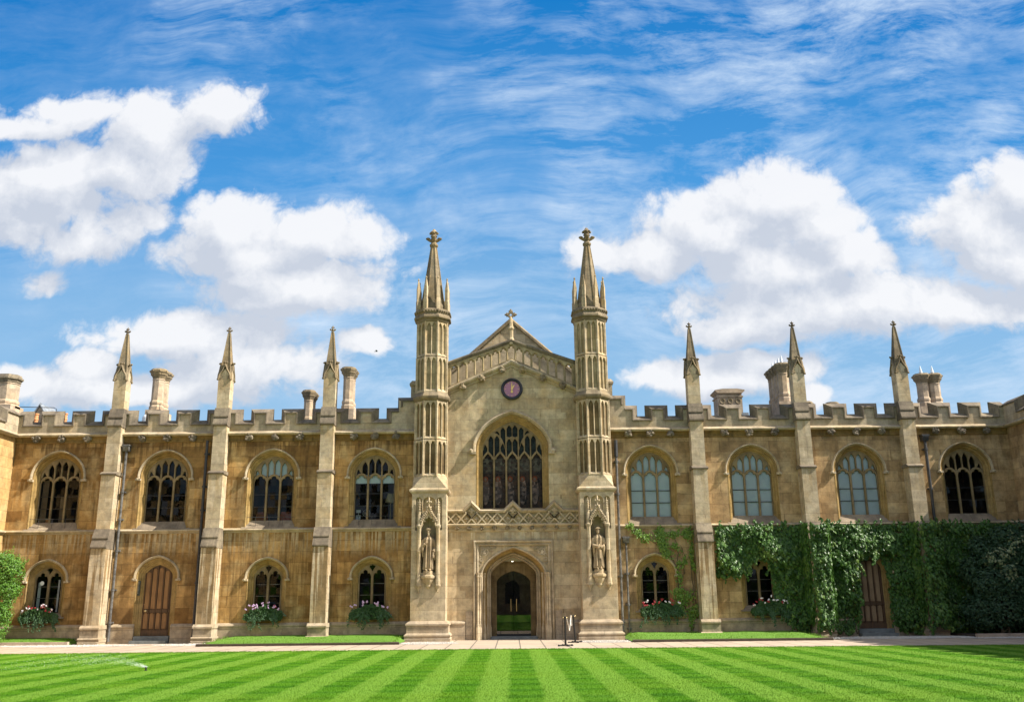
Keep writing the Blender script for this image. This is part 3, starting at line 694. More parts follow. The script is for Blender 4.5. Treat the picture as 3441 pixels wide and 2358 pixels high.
def make_buttress():
    b_ = MB()
    b_.box(-.32, .32, -.84, 0, .55, 3.76)                       # lower shaft
    b_.box(-.30, .30, -.60, 0, 3.76, 6.83); b_.box(-.285, .285, -.45, 0, 6.83, 8.98)
    root = b_.build('buttress', 'buttress_stone', smooth=None)
    p_ = MB()
    p_.box(-.41, .41, -.96, .0, -.3, .0); p_.prism_x([(-.96, 0), (-.90, .03), (-.93, .09), (-.96, .13), (-.90, .17), (0, .17), (0, 0)], -.43, .43)
    p_.box(-.375, .375, -.90, 0, .17, .50); p_.prism_x([(-.95, .50), (-.95, .56), (-.84, .66), (0, .66), (0, .5)], -.40, .40)
    p_.build('plinth', 'plinth_stone', root, smooth=None)
    c_ = MB()
    c_.prism_x([(-.84, 3.70), (-.90, 3.73), (-.90, 3.78), (-.76, 4.10), (-.80, 4.10), (-.80, 4.15), (-.60, 4.52), (0, 4.52), (0, 3.70)], -.335, .335)
    c_.build('weathering', 'coping_stone', root, smooth=None); c_ = MB()
    c_.prism_x([(-.60, 6.78), (-.66, 6.80), (-.66, 6.84), (-.45, 6.93), (0, 6.93), (0, 6.78)], -.345, .345)
    c_.build('weathering', 'coping_stone', root, smooth=None)
    c_ = MB(); c_.prism_x([(-.45, 8.86), (-.55, 8.90), (-.55, 8.96), (-.42, 9.26), (-.47, 9.26), (-.47, 9.31), (-.36, 9.68), (.18, 9.68), (.18, 8.86)], -.315, .315)
    c_.build('coping', 'coping_stone', root, smooth=None)
    # pinnacle: square shaft, four ogee gablets, spire and finial
    s_ = MB(); y0 = -.09; hw = .265
    s_.sq([(hw, 9.66), (hw, 11.0), (.235, 11.12)], (0, y0))
    for a in range(4): s_.prism_y([(-.235, 10.9), (.235, 10.9), (.2, 11.18), (0, 11.42), (-.2, 11.18)], 0, .05, Matrix.Translation((0, y0, 0)) @ Matrix.Rotation(a*PI/2, 4, 'Z') @ Matrix.Translation((0, -hw+.002, 0)))
    pin = s_.build('pinnacle', 'pale_stone', root, smooth=None)
    t_ = MB(); t_.sq([(.235, 11.1), (.045, 13.12), (.04, 13.14)], (0, y0))
    og = [(-.25, 10.98), (-.245, 11.08), (-.225, 11.17), (-.185, 11.25), (-.13, 11.33), (-.085, 11.41), (-.05, 11.50), (-.02, 11.58), (0, 11.62)]
    ogee = og+[(-x, z) for x, z in og[-2::-1]]
    for a in range(4):
        Mx = Matrix.Translation((0, y0, 0)) @ Matrix.Rotation(a*PI/2, 4, 'Z') @ Matrix.Translation((0, -hw, 0))
        t_.sweep(ogee, [(.03, .14), (.03, -.03), (.0, -.06), (-.03, -.03), (-.03, .14)], prof_closed=True, M=Mx)
        t_.tube([Mx @ V3(0, .02, 11.5), Mx @ V3(0, -.02, 11.70)], [.045, .035], 6)
        for d in ((0, .02), (-.07, .0), (.07, 0), (0, -.06)): t_.ball(tuple(Mx @ V3(d[0], d[1], 11.72)), .045, 6, 5)
        for sx_ in (-1, 1): t_.ball(tuple(Mx @ V3(sx_*.27, -.03, 10.96)), .05, 6, 5)
    for sx_ in (-1, 1):
        for sy_ in (-1, 1): t_.tube([(sx_*.235, y0+sy_*.235, 11.1), (sx_*.045, y0+sy_*.045, 13.12)], [.028, .02], 5)
    t_.build('spire', 'spire_stone', root).parent = root
    f = MB(); finial(f, (0, y0), 13.12, .8); f.build('finial', 'coping_stone', root)
    return root

EMB = (5.70, 7.05, 8.98, 10.33, 11.67, 13.61, 14.97, 16.30, 18.23, 19.555, 20.905)
def crenel_path(x0, x1, embs, step=None):
    """Front outline of the embattled top from x0 to x1 (embrasure half width .40 at the front)."""
    pts = [(x0, 9.50)]
    for e in embs:
        if x0 < e < x1: pts += [(e-.40, 9.50), (e-.40, 9.02), (e+.40, 9.02), (e+.40, 9.50)]
    pts.append((x1, 9.50)); return pts
def parapet(parent, path, mat='parapet_stone'):
    p_ = MB(); xa, xb = path[0][0], path[-1][0]
    p_.plate([(xa, 8.6)]+path+[(xb, 8.6)], [], -.045, .30); par = p_.build('parapet', mat, parent, smooth=None)
    c_ = MB(); c_.sweep(path, [(-.005, .32), (.225, .32), (.235, .29), (.215, .22), (.03, -.09), (.0, -.11), (-.035, -.11), (-.035, -.04)], prof_closed=True)
    c_.build('coping', 'coping_stone', par, smooth=None)
    return par
def boss(mb, c, r, seed):
    random.seed(seed); mb.ball(c, (r, r*.8, r), 10, 7, .5, seed)
    for i in range(7):
        a = random.uniform(0, 2*PI); q = r*random.uniform(.5, .95)
        mb.ball((c[0]+q*math.cos(a), c[1]-r*.5, c[2]+q*math.sin(a)), r*random.uniform(.28, .5), 6, 5, .4, seed+i)
CORN = [(0, 8.49), (-.19, 8.50), (-.24, 8.53), (-.26, 8.57), (-.24, 8.61), (-.10, 8.66), (-.04, 8.70), (0, 8.70)]
CAVT = [(0, 8.24), (-.04, 8.25), (-.05, 8.30), (-.03, 8.33), (-.05, 8.42), (-.11, 8.48), (-.17, 8.502), (0, 8.502)]
STR2 = [(0, 4.35), (-.04, 4.36), (-.05, 4.41), (-.12, 4.43), (-.14, 4.46), (-.13, 4.49), (-.05, 4.54), (0, 4.54)]
def drainpipe(parent, x, z0, z1, hopper=None, y=-.16, r=.055, clips=(), mat='iron', shoe=True):
    d = MB(); d.tube([(x, y, z0), (x, y, z1)], r, 10)
    root = d.build('drainpipe', mat, parent)
    for zc in clips:
        c_ = MB(); c_.lathe([(r, zc-.05), (r*1.35, zc-.045), (r*1.35, zc+.045), (r, zc+.05)], 10, (x, y)); c_.box(x-.11, x+.11, y+.03, -.005, zc-.03, zc+.03); c_.build('bracket', mat, root)
    if hopper:
        c_ = MB(); zh = hopper; c_.prism_x([(y-.08, zh), (y-.15, zh+.16), (y-.17, zh+.16), (y-.17, zh+.24), (-.01, zh+.24), (-.01, zh)], x-.13, x+.13); c_.box(x-.16, x+.16, y-.18, -.008, zh+.22, zh+.27); c_.build('hopper', mat, root, smooth=None)
    return root

UW = make_upper_window(); LW = make_lower_window(); BT = make_buttress()
def purge(o):
    for ch in list(o.children): purge(ch)
    bpy.data.objects.remove(o)
XW = (5.96, 10.34, 14.945, 19.57); XB = (7.98, 12.6, 17.16)

def wing(name, label, s, wallmat):
    root = thing(name, label, 'building')
    holes = []; dbay = 2
    for i, x in enumerate(XW):
        holes.append(opening(1.08, 4.5, 6.78, 1.05, .12, x0=s*x))
        if i == dbay: holes.append(opening(.86, .0, 2.6, .76, .2, x0=s*x))
        elif not (s > 0 and i == 3): holes.append(opening(.82, .95, 2.52, .73, .18, x0=s*x))
    a, b_ = sorted((s*3.6, s*21.9))
    w = MB(); w.plate([(a, -.3), (b_, -.3), (b_, 8.75), (a, 8.75)], holes, 0, .38); w.build('wall', wallmat, root, smooth=None)
    r_ = MB(); r_.prism_x([(.38, 8.75), (.38, 8.9), (5, 9.75), (9.5, 8.9), (9.5, -.3), (9.3, -.3), (9.3, 8.75)], a, b_); r_.build('roof', 'roof_slate', root, smooth=None)
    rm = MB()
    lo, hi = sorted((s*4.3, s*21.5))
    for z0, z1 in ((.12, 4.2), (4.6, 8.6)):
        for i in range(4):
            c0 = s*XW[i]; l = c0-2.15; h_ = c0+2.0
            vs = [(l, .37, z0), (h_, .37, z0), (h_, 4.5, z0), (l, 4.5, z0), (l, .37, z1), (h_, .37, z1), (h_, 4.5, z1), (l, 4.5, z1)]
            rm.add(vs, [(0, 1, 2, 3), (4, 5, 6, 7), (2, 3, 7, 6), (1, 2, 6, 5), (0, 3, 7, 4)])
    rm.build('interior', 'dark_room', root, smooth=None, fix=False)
    # strings, cornice with carved bosses, plinth
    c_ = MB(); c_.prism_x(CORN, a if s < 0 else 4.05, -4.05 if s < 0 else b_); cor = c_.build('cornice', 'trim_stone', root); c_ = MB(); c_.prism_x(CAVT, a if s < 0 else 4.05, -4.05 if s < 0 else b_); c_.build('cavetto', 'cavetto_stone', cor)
    for i, bx in enumerate((5.03, 5.97, 6.88, 9.2, 10.3, 11.41, 13.86, 14.96, 16.04, 18.4, 19.53, 20.63)):
        q = MB(); boss(q, (s*bx, -.14, 8.41), .155, i+(20 if s > 0 else 0)); q.build('boss', 'coping_stone', cor)
    c_ = MB(); c_.prism_x(STR2, a if s < 0 else 4.05, -4.05 if s < 0 else b_); c_.build('string_course', 'trim_stone', root)
    dx = s*XW[dbay]
    for l, h_ in ((a, dx-.76), (dx+.76, b_)):
        if s < 0: h_ = min(h_, -4.05)
        else: l = max(l, 4.05)
        p_ = MB(); p_.prism_x([(0, .68), (-.05, .66), (-.12, .585), (-.12, .54), (-.09, .52), (-.09, -.3), (0, -.3)], l, h_); p_.build('plinth', 'plinth_stone', root, smooth=None)
    # embattled parapet: pieces between the pinnacles
    em = sorted(s*e for e in EMB)
    parapet(root, crenel_path(*(sorted((s*4.95, s*21.6))), em))
    st = MB(); l, h_ = sorted((s*4.0, s*4.95)); st.plate([(l, 8.6), (h_, 8.6), (h_, 9.98), (l, 9.98)], [], -.045, .30); t = st.build('parapet', 'parapet_stone', root, smooth=None)
    st = MB(); pth = [(4.0, 9.98), (4.82, 9.98), (4.82, 9.70)] if s > 0 else [(-4.82, 9.70), (-4.82, 9.98), (-4.0, 9.98)]
    st.sweep(pth, [(-.005, .32), (.205, .32), (.215, .29), (.19, .22), (.03, -.09), (.0, -.11), (-.035, -.11), (-.035, -.04)], prof_closed=True); st.build('coping', 'coping_stone', t, smooth=None)
    pp = MB(); pp.sq([(.2, 9.9), (.2, 10.72), (.26, 10.76), (.26, 10.84), (.16, 10.98)], (s*4.28, .55)); pp.build('corner_pier', 'parapet_stone', root, smooth=None)
    for x in XB: copy_tree(BT, root, (s*x, 0, 0))
    wins = {}
    for i, x in enumerate(XW):
        wins['u%d' % i] = copy_tree(UW, root, (s*x, 0, 0))
        if i != dbay and not (s > 0 and i == 3): wins['l%d' % i] = copy_tree(LW, root, (s*x, 0, 0))
    d = make_door(*(('oak', 'oak_dark') if s < 0 else ('oak_grey', 'oak_dark'))); d.parent = root; d.location = (dx, 0, 0)
    return root, wins
LWING, LWIN = wing('college_range', 'golden stone two storey range with battlements and arched oak door, left of the chapel', -1, 'wall_left')
RWING, RWIN = wing('college_range', 'paler stone two storey range half covered in creeper, right of the chapel', 1, 'wall_right')
purge(UW); purge(LW); purge(BT)

# blinds and curtains behind the glass
def blinds(win, z0, z1, upper, main=True, mat='blind', name='blind'):
    if main:
        for cx in (-.585, 0, .585):
            q = MB(); q.box(cx-.26, cx+.26, .335, .345, z0, z1); q.build(name, mat, win, smooth=None)
    if upper:
        q = MB(); q.prism_y(offset(opening(.85, 6.79, 6.80, .80, .12), -.03), .336, .344); q.build(name, mat, win, smooth=None)
for k in ('u0', 'u1', 'u2'): blinds(RWIN[k], 4.86, 6.78, True)
blinds(LWIN['u1'], 0, 0, True, False)
blinds(LWIN['u0'], 6.42, 6.78, False)
q = MB(); q.box(-.80, -.55, .42, .45, 4.9, 6.7); q.build('curtain', 'curtain', LWIN['u3'], smooth=None)
q = MB(); q.box(.02, .26, .42, .45, 4.9, 6.0); q.build('curtain', 'curtain', LWIN['u3'], smooth=None)
q = MB(); q.lathe([(0, 0), (.09, 0), (.09, .004), (.06, .006), (0, .006)], 20, M=Matrix.Translation((-.30, .30, 2.36)) @ Matrix.Rotation(R(90), 4, 'X')); q.build('round_sticker', 'white_plastic', LWIN['l3'])
q = MB(); q.box(-.48, -.36, .37, .38, 1.2, 2.4); q.build('curtain', 'blind', LWIN['l3'], smooth=None)
q = MB(); q.box(.40, .47, .27, .29, 1.2, 2.5); q.build('casement', 'lead', LWIN['l3'], smooth=None)
for k in ('u1', 'u0', 'u3'):                                         # thin guard rails on the sills
    q = MB(); q.tube([(-1.0, .02, 5.0), (1.0, .02, 5.0)], .010, 5)
    for x in (-.62, -.05, .52): q.tube([(x, .02, 4.62), (x, .02, 5.0)], .009, 5)
    q.build('guard_rail', 'iron', LWIN[k])

# pipes
drainpipe(LWING, -16.67, .0, 7.85, 7.85, clips=(.75, 2.05, 3.65, 4.95, 6.1), mat='old_iron')
drainpipe(LWING, -13.2, .0, 8.28, None, clips=(2.3, 5.3, 6.3, 7.7), r=.06)
a = drainpipe(RWING, 4.48, .0, 8.1, None, clips=(.55, 2.4, 5.8, 7.2), r=.055, mat='old_iron')
c_ = MB(); c_.tube([(4.48, -.16, 7.4), (4.48, -.16, 8.12)], .08, 10); c_.build('sleeve', 'iron', a)
drainpipe(RWING, 4.75, .05, 3.75, 3.75, clips=(.3, 1.25, 2.5), r=.042, mat='old_iron')
drainpipe(RWING, 17.88, 3.6, 8.0, 7.95, clips=(5.9, 7.6), r=.065, mat='iron')

# chimney stacks: clusters of octagonal shafts with moulded caps
def shafts(parent, pts, r, z0, z1, spikes=False):
    m_ = MB()
    for x, y in pts: m_.oct([(r*1.25, z0), (r*1.25, z0+.18), (r*1.1, z0+.26), (r*1.18, z0+.32), (r*1.18, z0+.40), (r, z0+.50), (r, z1-.55), (r*1.08, z1-.53), (r*1.0, z1-.48)], (x, y))
    x0 = min(p[0] for p in pts)-r*1.5; x1 = max(p[0] for p in pts)+r*1.5; y0 = min(p[1] for p in pts)-r*1.5; y1 = max(p[1] for p in pts)+r*1.5
    m_.box(x0, x1, y0, y1, 8.9, z0)
    root = m_.build('chimney', 'chimney_stone', parent, smooth=None)
    for x, y in pts:
        c_ = MB(); c_.oct([(r*1.0, z1-.50), (r*1.1, z1-.40), (r*1.45, z1-.28), (r*1.4, z1-.24), (r*1.62, z1-.16), (r*1.62, z1-.08), (r*1.45, z1-.05), (r*1.35, z1), (r*.8, z1), (r*.75, z1-.05)], (x, y))
        for k_ in range(8): an = PI/8+k_*PI/4; c_.ball((x+r*1.7*math.cos(an), y+r*1.7*math.sin(an), z1-.12), r*.16, 5, 4)
        c_.build('cap', 'spire_stone', root)
        if spikes:
            c_ = MB(); c_.lathe([(r*.42, z1-.06), (r*.42, z1), (.015, z1+.42)], 8, (x, y)); c_.build('pot', 'blind', root)
    return root
shafts(LWING, [(-17.16, 4.), (-17.16, 4.62)], .255, 10.45, 12.5)
shafts(LWING, [(-9.81, 4.), (-9.81, 4.5)], .21, 9.6, 11.38)
shafts(LWING, [(-7.92, 4.), (-7.92, 4.5)], .235, 10.4, 12.5)
shafts(RWING, [(12.92, 3.+.5*i) for i in range(4)], .25, 10.35, 12.25, True)
shafts(RWING, [(19.98, 4.), (20.54, 4.)], .25, 10.25, 11.9, True)
shafts(RWING, [(15.2, 7.), (15.2, 7.5)], .22, 10.0, 11.2)
shafts(RWING, [(16.55, 7.)], .22, 10.0, 11.15)
m_ = MB(); m_.box(10.35, 11.58, 5.6, 6.6, 8.9, 11.2); ch = m_.build('chimney', 'chimney_stone', RWING, smooth=None)
m_ = MB(); m_.box(10.30, 11.63, 5.55, 6.65, 11.2, 11.26); m_.box(10.36, 11.57, 5.61, 6.59, 11.26, 11.40); m_.prism_y([(10.36, 11.4), (10.26, 11.48), (10.22, 11.50), (10.22, 11.56), (10.6, 11.62), (11.33, 11.62), (11.71, 11.56), (11.71, 11.50), (11.67, 11.48), (11.57, 11.4)], 5.5, 6.7); m_.build('cap', 'chimney_stone', ch, smooth=None)
m_ = MB()
for i in range(3): m_.lathe([(.0, 0), (.15, 0), (.15, .03), (.11, .04), (.09, .02), (0, .02)], 12, M=Matrix.Translation((10.58+i*.39, 5.6, 11.0)) @ Matrix.Rotation(R(90), 4, 'X'))
m_.build('carving', 'spire_stone', ch)
m_ = MB(); m_.box(9.95, 10.7, 1.2, 2.0, 8.9, 9.55); m_.build('rooflight', 'lead', RWING, smooth=None)
# bits of roofscape over the left range
for x, y in ((-22.19, 2.6), (-20.84, 2.6)):
    p_ = MB(); p_.lathe([(.10, 9.2), (.10, 9.78), (.12, 9.8), (.12, 9.84), (.10, 9.86), (.095, 10.02), (.12, 10.05), (.12, 10.1), (.08, 10.1), (.08, 9.9)], 14, (x, y)); p_.build('chimney_pot', 'terracotta', LWING)
d_ = MB(); d_.prism_y([(-27.5, 9.0), (-27.5, 11.9), (-27.1, 12.55), (-26.7, 11.9), (-26.7, 9.0)], 12.4, 14.0); d = d_.build('dormer', 'chimney_stone', LWING, smooth=None)
d_ = MB(); d_.sweep([(-27.55, 11.82), (-27.1, 12.56), (-26.65, 11.82)], [(0, 12.3), (.05, 12.3), (.05, 14.1), (0, 14.1)], prof_closed=True); finial(d_, (-27.1, 12.4), 12.58, .35); d_.build('coping', 'lead', d)
d_ = MB(); d_.tube([(-23.4, 3, 10.52), (-21.6, 3, 10.46), (-21.48, 3, 10.39), (-21.45, 3, 9.3)], .018, 6); d_.build('roof_rail', 'iron', LWING)
d_ = MB(); d_.ball((-16.9, 2.4, 9.78), (.24, .24, .2), 16, 10); d_.lathe([(.24, 9.2), (.24, 9.78)], 16, (-16.9, 2.4)); d_.build('roof_dome', 'white_plastic', LWING)
d_ = MB(); d_.tube([(-16.85, 3.6, 9.3), (-16.85, 3.6, 10.75)], .014, 5); d_.ball((-16.85, 3.6, 10.2), .06, 6, 5); d_.tube([(-17.0, 3.6, 10.25), (-16.6, 3.6, 10.25)], .014, 5); d_.tube([(-18.25, 2., 9.2), (-18.25, 2., 10.25)], .03, 6); d_.build('aerial', 'iron', LWING)

# ------------------------------------------------------------------ chapel front
CH = thing('chapel', 'gabled stone chapel front with two tall pinnacled turrets over the doorway', 'building')
def big_window():
    W_, zs, rise, k_ = 1.30, 7.85, 1.18, .28
    pitch = .532; lw = .226; holes = []
    def lh(x, cx):                           # ogee light head
        q = min(1, abs(x-cx)/lw); return 7.42+.30*(1-q)**.62*(1-.25*q)+.02
    cxs = [-2*pitch+i*pitch for i in range(5)]
    for cx in cxs:
        top = []
        for i in range(25):
            x = cx-lw+2*lw*i/24; q = abs(x-cx)/lw
            z = lh(x, cx)-.075-.05*max(0, math.cos(q*PI*2.6))**2*(q > .12)
            top.append((x, z))
        holes.append([(cx-lw, 5.30)]+top+[(cx+lw, 5.30)])
    # flowing sub-arches over the outer pairs of lights
    def sub(x): return 7.5+1.02*(max(0, 1-((abs(x)-.80)/.53)**2))**.55
    def lim(x): return arch_z(x, W_-.05, zs, rise-.05, k_)
    def panel(a, b_, zb_f, zt_f, head=.16):
        if b_-a < .05: return
        bot = []; top = []; mid = (a+b_)/2; hw = (b_-a)/2; n_ = 10
        cap = zt_f(mid)
        for i in range(n_+1):
            x = a+(b_-a)*i/n_; q = abs(x-mid)/hw
            hd = cap-head*q**1.5-.03*max(0, math.cos(q*PI*1.3))**2*(q > .3)
            zb = zb_f(x); zt = min(zt_f(x), hd)
            bot.append((x, zb)); top.append((x, max(zb+.015, zt)))
        if max(t[1]-b2[1] for t, b2 in zip(top, bot)) > .08: holes.append(bot+top[::-1])
    def zb(x):
        cx = min(cxs, key=lambda c_: abs(c_-x)); return lh(min(max(x, cx-lw), cx+lw), cx)+.05 + (.02 if abs(x-cx) > lw else 0)
    bar = .027
    for s in (-1, 1):
        for i in range(4):
            a, b_ = -1.33+i*.266+bar, -1.33+(i+1)*.266-bar
            if s > 0: a, b_ = -b_, -a
            ztf = (lambda x: min(sub(x), lim(x))-.045)
            panel(a, b_, zb, ztf)
        # panels between the sub-arch and the main arch
        for l, h_ in ((.30, .50), (.56, .78), (.84, 1.04)):
            a, b_ = (l, h_) if s > 0 else (-h_, -l)
            panel(a, b_, lambda x: max(sub(x)+.05, 7.9), lambda x: lim(x)-.03, .12)
        a, b_ = sorted((s*bar*.7, s*(.266-bar)))
        panel(a, b_, zb, lambda x: 8.30)
        panel(a, b_, lambda x: 8.36+.10*abs(abs(x)-.13)/.1*.5, lambda x: min(8.92, lim(x)-.04))
    m_ = MB(); m_.plate(opening(W_+.02, 5.2, zs, rise+.02, k_), holes, .24, .40, .018)
    root = m_.build('window', 'tracery_stone', CH)
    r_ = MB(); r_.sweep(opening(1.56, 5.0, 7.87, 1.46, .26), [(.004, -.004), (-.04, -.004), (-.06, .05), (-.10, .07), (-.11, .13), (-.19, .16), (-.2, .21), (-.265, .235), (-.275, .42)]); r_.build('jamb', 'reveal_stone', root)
    h = MB(); h.sweep(opening(1.58, 7.66, 7.87, 1.48, .26), [(0, 0), (0, -.08), (.04, -.15), (.10, -.18), (.15, -.13), (.17, 0)], prof_closed=True)
    for s in (-1, 1): h.box(s*1.70-.13, s*1.70+.13, -.18, -.002, 7.58, 7.69); h.ball((s*1.78, -.14, 7.72), .10, 9, 7, .3, s)
    h.build('hood_mould', 'trim_stone', root)
    q = MB(); q.add([(x, .33, z) for x, z in offset(opening(W_, 5.25, zs, rise, k_), -.02)], [tuple(range(31))]); q.build('stained_glass', 'stained_glass', root, smooth=None)
    return root
big_window()
w = MB()
PH = opening(1.37, -.3, 2.56, 1.12, .32)
w.plate([(-2.95, -.3), (2.95, -.3), (2.95, 10.34), (0, 11.62), (-2.95, 10.34)], [opening(1.56, 5.0, 7.87, 1.46, .26), PH], 0, .42)
w.build('wall', 'chapel_stone', CH, smooth=None)
r_ = MB(); r_.prism_y([(-3.6, 8.8), (-3.6, 11.15), (0, 14.35), (3.6, 11.15), (3.6, 8.8)], 3.05, 18); r_.build('roof', 'roof_slate', CH, smooth=None)
r_ = MB(); r_.box(-2.9, 2.9, .42, 3.0, 9.7, 9.9); r_.build('gutter_roof', 'lead', CH, smooth=None)
r_ = MB(); r_.plate([(-3.7, 8.7), (-3.7, 11.1), (0, 14.40), (3.7, 11.1), (3.7, 8.7)], [], 2.8, 3.04); rg = r_.build('rear_gable', 'chapel_stone', CH, smooth=None)
c_ = MB(); c_.sweep([(-3.8, 11.0), (0, 14.39), (3.8, 11.0)], [(0, 2.74), (0, 2.68), (.10, 2.68), (.19, 2.85), (.10, 3.12), (0, 3.12)], prof_closed=True); c_.build('coping', 'spire_stone', rg, smooth=None)
c_ = MB()                                            # gable cross, open in the middle, lobed ends
dm = [(.0, 14.64), (.15, 14.79), (0, 14.94), (-.15, 14.79)]
c_.sweep(dm, [(-.045, 2.84), (.045, 2.84), (.045, 2.96), (-.045, 2.96)], closed=True, prof_closed=True)
for dx, dz in ((.18, 0), (-.18, 0), (0, .17)):
    c_.ball((dx, 2.9, 14.80+dz), .07, 8, 6)
    for e in (-.06, .06): c_.ball((dx*1.0+(e if dx == 0 else .02*dx), 2.9, 14.80+dz*1.0+(e if dx != 0 else 0)), .05, 7, 5)
    c_.ball((dx*1.42, 2.9, 14.80+dz*1.42), .05, 7, 5)
c_.box(-.06, .06, 2.84, 2.96, 14.35, 14.64); c_.build('gable_cross', 'spire_stone', rg)
# raking string with bosses
c_ = MB(); RK = [(-2.95, 10.30), (-.22, 11.50), (0, 11.62), (.22, 11.50), (2.95, 10.30)]
c_.sweep(RK, [(-.14, -.002), (-.12, -.05), (-.03, -.07), (-.02, -.14), (.05, -.20), (.11, -.20), (.13, -.10), (.2, -.02), (.2, .36), (-.14, .36)], prof_closed=True); rk = c_.build('raking_cornice', 'trim_stone', CH)
for i, (x, z) in enumerate(((-2.17, 10.57), (-1.32, 10.93), (-.45, 11.30), (.48, 11.29), (1.38, 10.92), (2.24, 10.55))):
    q = MB(); boss(q, (x, -.16, z), .15, 60+i); q.build('boss', 'spire_stone', rk)
# pierced parapet
def lowz(x): return 11.82-.452*abs(x)
def topz(x): return 12.60-.357*abs(x)
bars = [-2.72, -2.36, -1.99, -1.62, -1.255, -.895, -.535, -.18, .18, .535, .895, 1.255, 1.62, 1.99, 2.36, 2.72]
holes = []
for a, b_ in zip(bars[:-1], bars[1:]):
    a += .045; b_ -= .045; mid = (a+b_)/2; hw = (b_-a)/2
    cap = topz(mid)-.13; ring = []
    for i in range(25):
        t = PI*i/24; x = mid-hw*math.cos(t)
        sk = -.30*(x-mid)*(1 if mid > .1 else -1 if mid < -.1 else 0)
        z = cap-.20+.19*math.sin(t)+sk
        cz = max(0, math.cos((t-PI/2)*4+PI))**2*.055*(.15*PI < t < .85*PI)
        ring.append((x-(-math.cos(t))*cz*1.1, z-math.sin(t)*cz))
    holes.append([(a, lowz(a)+.04)]+ring+[(b_, lowz(b_)+.04)])
m_ = MB(); m_.plate([(-2.9, lowz(2.9)), (0, lowz(0)), (2.9, lowz(2.9)), (2.9, topz(2.9)), (0, topz(0)), (-2.9, topz(2.9))], holes, -.05, .18, .040)
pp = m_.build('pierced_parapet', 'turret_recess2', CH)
c_ = MB(); c_.sweep([(-2.95, topz(2.95)), (0, topz(0)), (2.95, topz(2.95))], [(-.03, -.03), (-.03, -.07), (.05, -.13), (.10, -.13), (.17, .05), (.10, .24), (-.03, .2)], prof_closed=True); c_.build('coping', 'coping_stone', pp, smooth=None)
c_ = MB(); c_.oct([(.135, 12.5), (.135, 12.76), (.10, 12.8), (.10, 13.18), (.14, 13.22), (.14, 13.28), (.10, 13.34), (.06, 13.72), (.03, 13.8), (0, 13.82)], (0, .03)); c_.build('finial', 'turret_stone', pp, smooth=None)

# frieze with lattice over the doorway
b_ = MB(); b_.box(-2.8, 2.8, -.10, 0, 4.58, 5.10)
fr = b_.build('lattice_frieze', 'turret_recess2', CH, smooth=None)
pk = (-1.765, 0, 1.765)
bb = MB()
for x in pk: bb.prism_y([(x-.36, 5.08), (x+.36, 5.08), (x, 5.44)], -.10, -.001)
bb.build('gablet', 'turret_recess2', fr, smooth=None)
c_ = MB(); path = [(-2.8, 5.10)]
for x in pk: path += [(x-.34, 5.10), (x, 5.43), (x+.34, 5.10)]
path.append((2.8, 5.10))
c_.sweep(path, [(-.03, -.10), (-.03, -.15), (.02, -.20), (.06, -.21), (.07, -.15), (.13, -.03), (.12, -.001), (-.03, -.001)], prof_closed=True); c_.build('coping', 'trim_stone', fr, smooth=None)
l_ = MB(); nodes = [-2.64+.4403*i for i in range(13)]
def bar(p, q, w_=.028, y0=-.165, y1=-.09):
    d = Vector((q[0]-p[0], q[1]-p[1])).normalized(); n_ = Vector((-d.y, d.x))*w_
    l_.prism_y([(p[0]+n_.x, p[1]+n_.y), (q[0]+n_.x, q[1]+n_.y), (q[0]-n_.x, q[1]-n_.y), (p[0]-n_.x, p[1]-n_.y)], y0, y1)
for x in nodes:
    bar((x-.215, 4.59), (x+.215, 5.06)); bar((x+.215, 4.59), (x-.215, 5.06), y0=-.163)
for x in pk:
    bar((x, 4.83), (x+.26, 5.12)); bar((x, 4.83), (x-.26, 5.12), y0=-.163)
l_.build('lattice', 'pale_stone', fr, smooth=None)
for i, x in enumerate([n_+.22 for n_ in nodes[:-1]]+list(pk)):
    zc, k_ = (4.82, .055) if i < 12 else (5.16, .075); l_ = MB(); l_.ball((x, -.105, zc), k_*.7, 6, 5)
    for dx, dz in ((1, 0), (-1, 0), (0, 1), (0, -1)):
        if i < 12 and dz < 0: l_.ball((x, -.10, zc-k_*1.2), (k_*.35, .03, k_), 6, 5)
        else: l_.ball((x+dx*k_, -.105, zc+dz*k_), (k_*.75, .035, k_*.75), 7, 5)
    l_.build('flower_carving', 'trim_stone', fr)
c_ = MB(); c_.prism_x([(0, 4.28), (-.05, 4.31), (-.06, 4.36), (-.05, 4.46), (-.13, 4.50), (-.20, 4.53), (-.21, 4.59), (-.16, 4.62), (0, 4.62)], -2.8, 2.8); sc = c_.build('string_course', 'pale_stone', fr)
for i, x in enumerate((-2.39, -1.87, -1.33, -.79, -.25, .27, .8, 1.32, 1.84, 2.39)):
    q = MB(); boss(q, (x, -.12, 4.43), .085, 80+i); q.build('boss', 'spire_stone', fr)

# doorway: moulded four-centred arch, jamb shafts, square label and carved spandrels
d_ = MB(); P0 = opening(1.37, -.1, 2.56, 1.12, .32)
d_.sweep(P0, [(.003, -.03), (-.02, -.06), (-.05, -.06), (-.075, -.02), (-.085, .05)])
dw = d_.build('doorway', 'trim_stone', CH)
d_ = MB(); d_.sweep(P0, [(-.085, .05), (-.075, .10), (-.085, .18), (-.12, .27), (-.17, .33), (-.235, .36)]); d_.build('hollow_mould', 'reveal_stone', dw)
d_ = MB(); d_.sweep(P0, [(-.235, .36), (-.25, .31), (-.275, .30), (-.295, .34), (-.30, .42), (-.335, .44), (-.35, .40), (-.375, .39), (-.40, .44), (-.41, .56), (-.41, .9)]); d_.build('inner_mould', 'trim_stone', dw)
lb = MB(); LP = [(-1.56, -.1), (-1.56, 3.80), (1.56, 3.80), (1.56, -.1)]
